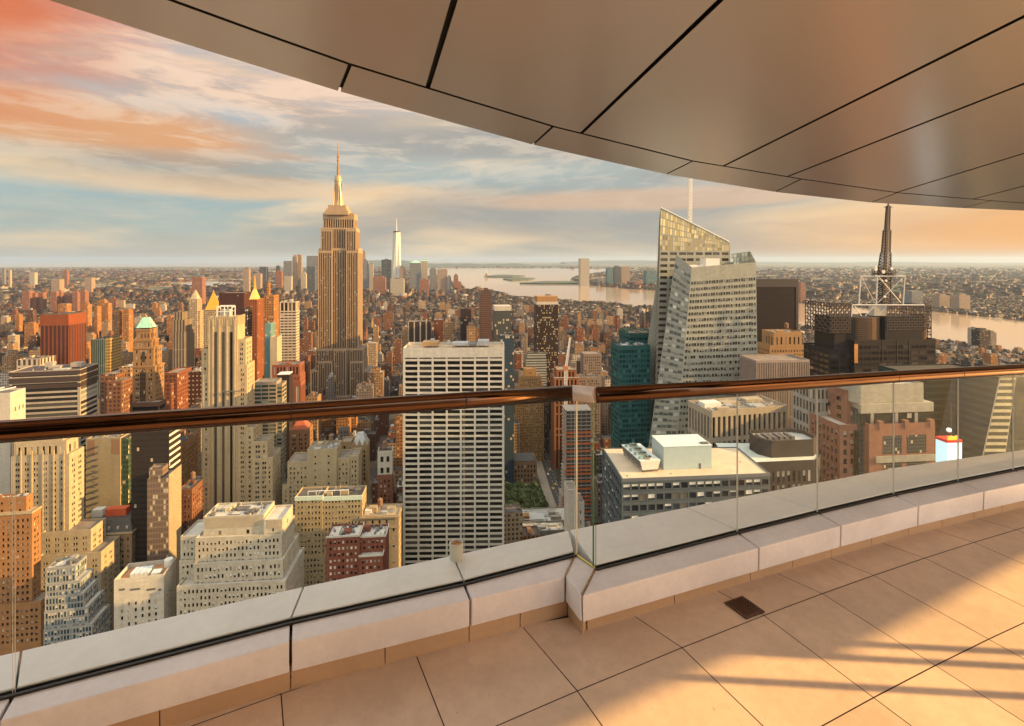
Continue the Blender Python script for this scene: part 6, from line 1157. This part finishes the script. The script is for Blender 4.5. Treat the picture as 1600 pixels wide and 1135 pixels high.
# ------------------------------------------------------------------ ordinary city blocks
def inpoly(x, y, P):
    c = False; j = len(P) - 1
    for i in range(len(P)):
        if (P[i][1] > y) != (P[j][1] > y) and x < (P[j][0] - P[i][0]) * (y - P[i][1]) / (P[j][1] - P[i][1] + 1e-9) + P[i][0]: c = not c
        j = i
    return c
ca, sa = math.cos(TH), math.sin(TH); r = random.Random(21); cand = []
ROAD = [gp(*p) for p in ((858, 860), (842, 777), (829, 722), (822, 676), (852, 676), (866, 716), (892, 770), (920, 845))]; PARK = [gp(*p) for p in ((740, 860), (745, 768), (836, 768), (880, 860))]
bpitch, apitch = 48., 176.
for ib in range(3, 80):
    v0 = 180 + ib * bpitch
    for ia in range(-24, 32):
        u0 = -60 + ia * apitch
        Xc, Yc = (u0 + 80) * ca - v0 * sa, (u0 + 80) * sa + v0 * ca
        if Yc < 260 or abs(Xc) > Yc * 1.12 + 150: continue
        if inpoly(Xc, Yc, WPOLY): continue
        for row in (0, 1):
            u = u0
            while u < u0 + apitch - 30:
                w = r.uniform(8, 24) if Yc < 1600 else r.uniform(12, 32); d_ = r.uniform(13, 17); vv = v0 + row * 17.2
                x, y = u * ca - vv * sa, u * sa + vv * ca
                if y < 270 or y > 3500: u += w + .4; continue
                q = r.random()
                if y < 470: h = r.uniform(22, 62)
                elif y < 900: h = r.uniform(18, 58) if q < .85 else r.uniform(60, 96)
                elif y < 1700: h = r.uniform(14, 42) if q < .92 else r.uniform(45, 92)
                else: h = r.uniform(9, 26) if q < .965 else r.uniform(30, 62)
                if x > .45 * y and y > 1000: h = min(h, r.uniform(8, 18))
                elif x > -.05 * y and y > 2300: h = min(h, r.uniform(8, 20))
                xs = [x, x + w * ca, x + w * ca - d_ * sa, x - d_ * sa]; ys = [y, y + w * sa, y + w * sa + d_ * ca, y + d_ * ca]
                bx = (min(xs), max(xs), min(ys), max(ys)); u += w + (.4 if r.random() < .8 else 3)
                if inpoly(x, y, WPOLY) or inpoly(x + w, y, WPOLY): continue
                cand.append((x, y, w, d_, h, bx))
PL = np.array([(a - 1.5, c + 1.5, e - 1.5, f_ + 1.5) for a, c, e, f_ in PLAN]); keep = []
for c_ in cand:
    a, c, e, f_ = c_[5]
    if ((PL[:, 0] < c) & (PL[:, 1] > a) & (PL[:, 2] < f_) & (PL[:, 3] > e)).any(): continue
    if e < 700 and (any(inpoly(px, py, ROAD) or inpoly(px, py, PARK) for px, py in ((a, e), (c, e), (a, f_), (c, f_), ((a + c) / 2, (e + f_) / 2)))): continue
    keep.append(c_)
# which of them show most: painter's pass over a coarse picture
idb = np.full((568, 800), -1, int); items = [(c_[1], 'c', i) for i, c_ in enumerate(keep)] + [(f_[4], 'f', i) for i, f_ in enumerate(FOOT)]; items.sort(reverse=True)
for D_, k, i in items:
    if k == 'c':
        x, y, w, d_, h, bx = keep[i]; xa, yt = proj((x, y, G + h)); xb = CX + F * (x + w * ca) / (y + w * sa); yb = HY - F * (G - CZ) / y; xt, yt2 = proj((x - d_ * sa, y + d_ * ca, G + h)); id_ = i; yt = min(yt, yt2)
    else: _, xa, xb, yt, _ = FOOT[i]; yb = 1135; id_ = 100000 + i
    i0, i1, j0, j1 = [int(max(0, q) / 2) for q in (xa, xb, yt, yb)]; idb[min(j0, 568):min(j1, 568), min(i0, 800):min(i1 + 1, 800)] = id_
jj, ii = np.mgrid[0:568, 0:800]; ly = np.interp(ii[0] * 2, [p[0] for p in LEDGE], [p[1] for p in LEDGE]) / 2; idb[jj > ly[None, :]] = -2
rly = np.interp(ii[0] * 2, [0, 455, 900, 1152, 1600], [675, 644, 614, 605, 577]) / 2; idb[np.abs(jj - rly[None, :]) < 7] = -2
ids, cn = np.unique(idb, return_counts=True); vis = {int(a): int(c) for a, c in zip(ids, cn)}
order = sorted((i for i in range(len(keep)) if vis.get(i, 0) > 0 and keep[i][1] < 2600), key=lambda i: -vis[i]); NIND = 230; single = order[:NIND]; sset = set(single)
pal = [(G_brick, 'dark red brick'), (G_tan, 'tan'), (G_brown, 'dark brown'), (G_cream, 'cream'), (G_rust, 'rust red'), (G_grey, 'grey'), (G_tan, 'tan'), (G_brick, 'dark red brick'), (G_white, 'pale'), (G_orange, 'orange')]
short = {}
for lb, x0, x1, yt, D_ in FOOT: short[lb] = lb
LM = [('spired tower', 528, 500), ('gridded white slab', 708, 600), ('faceted skyscraper', 1100, 500), ('truss crowned tower', 1380, 560), ('green pyramid roof', 228, 520), ('slotted cream tower', 350, 560), ('red ribbed tower', 88, 530), ('dotted black tower', 856, 520), ('teal glass twin towers', 980, 570), ('crane', 886, 620), ('white striped tower', 450, 520), ('barred dark block', 655, 520), ('brown banded tower', 760, 500), ('park grove', 815, 790), ('red brick block with white edges', 555, 860), ('deco crown block', 1232, 540), ('dark slab tower', 1215, 480), ('gold pyramid roof', 333, 480), ('riverside trio', 1540, 530), ('stone pier office', 1165, 670)]
lab = {}
for i in single:
    ys_, xs_ = np.nonzero(idb == i); px, py = xs_.mean() * 2, ys_.mean() * 2; L_ = min(LM, key=lambda l: (l[1] - px) ** 2 + 1.6 * (l[2] - py) ** 2)
    dxp, dyp = px - L_[1], py - L_[2]; side = ('right' if dxp > 0 else 'left') if abs(dxp) > abs(dyp) * .8 else ('below' if dyp > 0 else 'above'); lab.setdefault((L_[0], side), []).append((math.hypot(dxp, dyp), i))
ordw = 'nearest,second,third,fourth,fifth,sixth,seventh,eighth,ninth,tenth,eleventh,twelfth,thirteenth,fourteenth,fifteenth,sixteenth,seventeenth,eighteenth,nineteenth,twentieth,last but two,last but one,last'.split(',')
label_of = {}
for (ln, side), L_ in lab.items():
    L_.sort()
    for n_, (dd, i) in enumerate(L_):
        label_of[i] = (ln, side, ordw[n_] if n_ < 20 else 'number %d' % (n_ + 1))
rr = random.Random(3); bmesh_kind = {}
for i in single:
    x, y, w, d_, h, bx = keep[i]; wm, cn_ = pal[rr.randrange(len(pal))]; s0_ = 1; ln, side, on = label_of[i]
    size = 'tall' if h > 58 else ('mid height' if h > 34 else 'low'); place = {'right': 'right of', 'left': 'left of', 'below': 'below', 'above': 'above'}[side]
    e = empty('city_block', (x, y, G), TH, '%s %s block, %s %s the %s' % (size, cn_, on, place, ln), 'building', 'ordinary city blocks between the towers')
    mb = MB(); rf = MB(); bk = MB(); mb.box(0, w, 0, d_, 0, h, False, False); t = .5
    for a in (((0, 0), (w, 0), (w - t, t), (t, t)), ((w, 0), (w, d_), (w - t, d_ - t), (w - t, t)), ((w, d_), (0, d_), (t, d_ - t), (w - t, d_ - t)), ((0, d_), (0, 0), (t, t), (t, d_ - t))):
        mb.quad(*[(*p, h) for p in a]); mb.quad((*a[3], h), (*a[2], h), (*a[2], h - 1), (*a[3], h - 1))
    rf.quad((t, t, h - 1), (w - t, t, h - 1), (w - t, d_ - t, h - 1), (t, d_ - t, h - 1))
    if rr.random() < .35 and w > 15: s_ = rr.uniform(.15, .3); mb.box(w * s_, w * (1 - s_), d_ * s_, d_ * .9, h - .9, h + rr.uniform(3.5, 11), True, False)
    else:
        a = rr.uniform(.1, .55) * w; bk.box(a, a + w * .25, d_ * .4, d_ * .8, h - .95, h + rr.uniform(1.5, 4))
        if rr.random() < .45: a = rr.uniform(.55, .8) * w; bk.cyl(a, d_ * .35, h + 1.4, h + 4.6, 1.6, 1.5, 8); bk.cyl(a, d_ * .35, h + 4.6, h + 5.8, 1.7, .1, 8); bk.box(a - .9, a + .9, d_ * .35 - .9, d_ * .35 + .9, h - .94, h + 1.4)
    for q in range(rr.randint(2, 6)): a, c = rr.uniform(1, max(1.1, w - 3)), rr.uniform(1, max(1.1, d_ - 3)); bk.box(a, a + rr.uniform(.6, 2.2), c, c + rr.uniform(.6, 2), h - .97, h + rr.uniform(-.2, .8))
    mb.build('wall', wm, e); ro = rf.build('roof', (M_roof, M_roofd, M_roofd, M_roofl)[rr.randrange(4)], e); bk.build('rooftop_shed', (M_wood, M_plantd, M_plant)[rr.randrange(3)], ro)
# the rest of the city as one mass
ISL = [(0, (.20, .075, .04)), (.2, (.13, .06, .04)), (.38, (.27, .17, .10)), (.52, (.09, .055, .04)), (.64, (.22, .09, .045)), (.76, (.36, .26, .17)), (.84, (.16, .13, .11)), (.92, (.32, .13, .05)), (.97, (.52, .44, .33))]
M_fab = gridm('city_fabric', (.3, .2, .1), (.045, .028, .02), 2.9, 3.5, .5, .5, .12, isl=ISL)
boxes = []
for i, (x, y, w, d_, h, bx) in enumerate(keep):
    if i in sset: continue
    boxes.append((x, y, w, d_, h, TH))
    if r.random() < .7: a = r.uniform(.1, .6) * w; boxes.append((x + a * ca - d_ * .3 * sa, y + a * sa + d_ * .3 * ca, w * r.uniform(.15, .35), d_ * .4, h + r.uniform(2, 6), TH))
nf = 0; tries = 0
while nf < 20000 and tries < 80000:
    tries += 1; py = 418 + 53 * r.random() ** 1.15; px = r.uniform(-120, 1750); x, y = gp(px, py)
    if inpoly(x, y, WPOLY) or inpoly(x, y, CR): continue
    if py < 424 and (r.random() < .5 or (px < 570 and py < 421)): continue
    if px > 1000 and py < 440 and r.random() < .35: continue
    cl_ = math.sin(x / (y * .06) + y * .0011) + math.sin(x / (y * .023) - y * .0023 + 1) + math.sin(y * .0041 + x * .0007)
    if cl_ < -1.0: continue
    a = y / 3000; w, d_ = r.uniform(10, 30) * (1 + a * .5), r.uniform(12, 30) * (1 + a * .7); h = r.uniform(6, 16) * (1 + .15 * a) if r.random() < (.96 if cl_ < 1.3 else .80) else r.uniform(20, 55); boxes.append((x, y, w, d_, h, r.choice((TH, TH, R(25), R(-20)))) ); nf += 1
B_ = np.array(boxes); n = len(B_); cx_ = np.cos(B_[:, 5]); sx_ = np.sin(B_[:, 5]); V = np.zeros((n, 8, 3))
for k, (fu, fv, fz) in enumerate(((0, 0, 0), (1, 0, 0), (1, 1, 0), (0, 1, 0), (0, 0, 1), (1, 0, 1), (1, 1, 1), (0, 1, 1))):
    uu, vv = B_[:, 2] * fu, B_[:, 3] * fv; V[:, k, 0] = B_[:, 0] + uu * cx_ - vv * sx_; V[:, k, 1] = B_[:, 1] + uu * sx_ + vv * cx_; V[:, k, 2] = B_[:, 4] * fz
fq = np.array([(0, 1, 5, 4), (1, 2, 6, 5), (2, 3, 7, 6), (3, 0, 4, 7), (4, 5, 6, 7)]); Fc = (np.arange(n)[:, None, None] * 8 + fq[None]).reshape(-1, 4)
me = bpy.data.meshes.new('city_fabric'); me.vertices.add(n * 8); me.vertices.foreach_set('co', V.ravel()); me.loops.add(Fc.size); me.loops.foreach_set('vertex_index', Fc.ravel().astype(np.int32)); me.polygons.add(len(Fc)); me.polygons.foreach_set('loop_start', np.arange(0, Fc.size, 4, dtype=np.int32)); me.update(calc_edges=True); me.validate()
me.materials.append(M_fab); o = bpy.data.objects.new('city_fabric', me); COL.objects.link(o); o.location = (0, 0, G); o['kind'] = 'stuff'; o['label'] = 'far mass of small brown and red city buildings filling the ground between towers and rivers'
# trees among the far houses
r = random.Random(8); mb = MB()
for i in range(1700):
    py = 420 + 70 * r.random() ** 1.3; px = r.uniform(-80, 1700); x, y = gp(px, py)
    if inpoly(x, y, WPOLY): continue
    s_ = r.uniform(5, 11) * (1 + y / 4000)
    for k in range(3):
        a, c, e = r.uniform(-1, 1) * s_, r.uniform(-1, 1) * s_, r.uniform(.3, .8) * s_; an = [2 * math.pi * q / 6 for q in range(6)]
        mb.loft([(x + a + e * math.cos(t), y + c + e * math.sin(t), 0) for t in an], [(x + a + e * .6 * math.cos(t), y + c + e * .6 * math.sin(t), s_ * r.uniform(.7, 1.1)) for t in an], True, False)
o = mb.build('distant_greenery', leaf_mat('distant_foliage', (.04, .05, .015), (.09, .09, .03)), kind='stuff'); o.location = (0, 0, G)

# ------------------------------------------------------------------ haze
mb = MB(); mb.box(-66000, 66000, -4000, 66000, G - 2, 330); hz = mb.build('haze', [], kind='stuff'); m_ = bpy.data.materials.new('air_haze'); m_.use_nodes = True; t = m_.node_tree; t.nodes.clear(); pv = t.nodes.new('ShaderNodeVolumePrincipled'); ot = t.nodes.new('ShaderNodeOutputMaterial'); t.links.new(pv.outputs[0], ot.inputs['Volume'])
pv.inputs['Color'].default_value = (.50, .68, .92, 1); pv.inputs['Density'].default_value = 1.9e-5; pv.inputs['Anisotropy'].default_value = .2; hz.data.materials.append(m_)
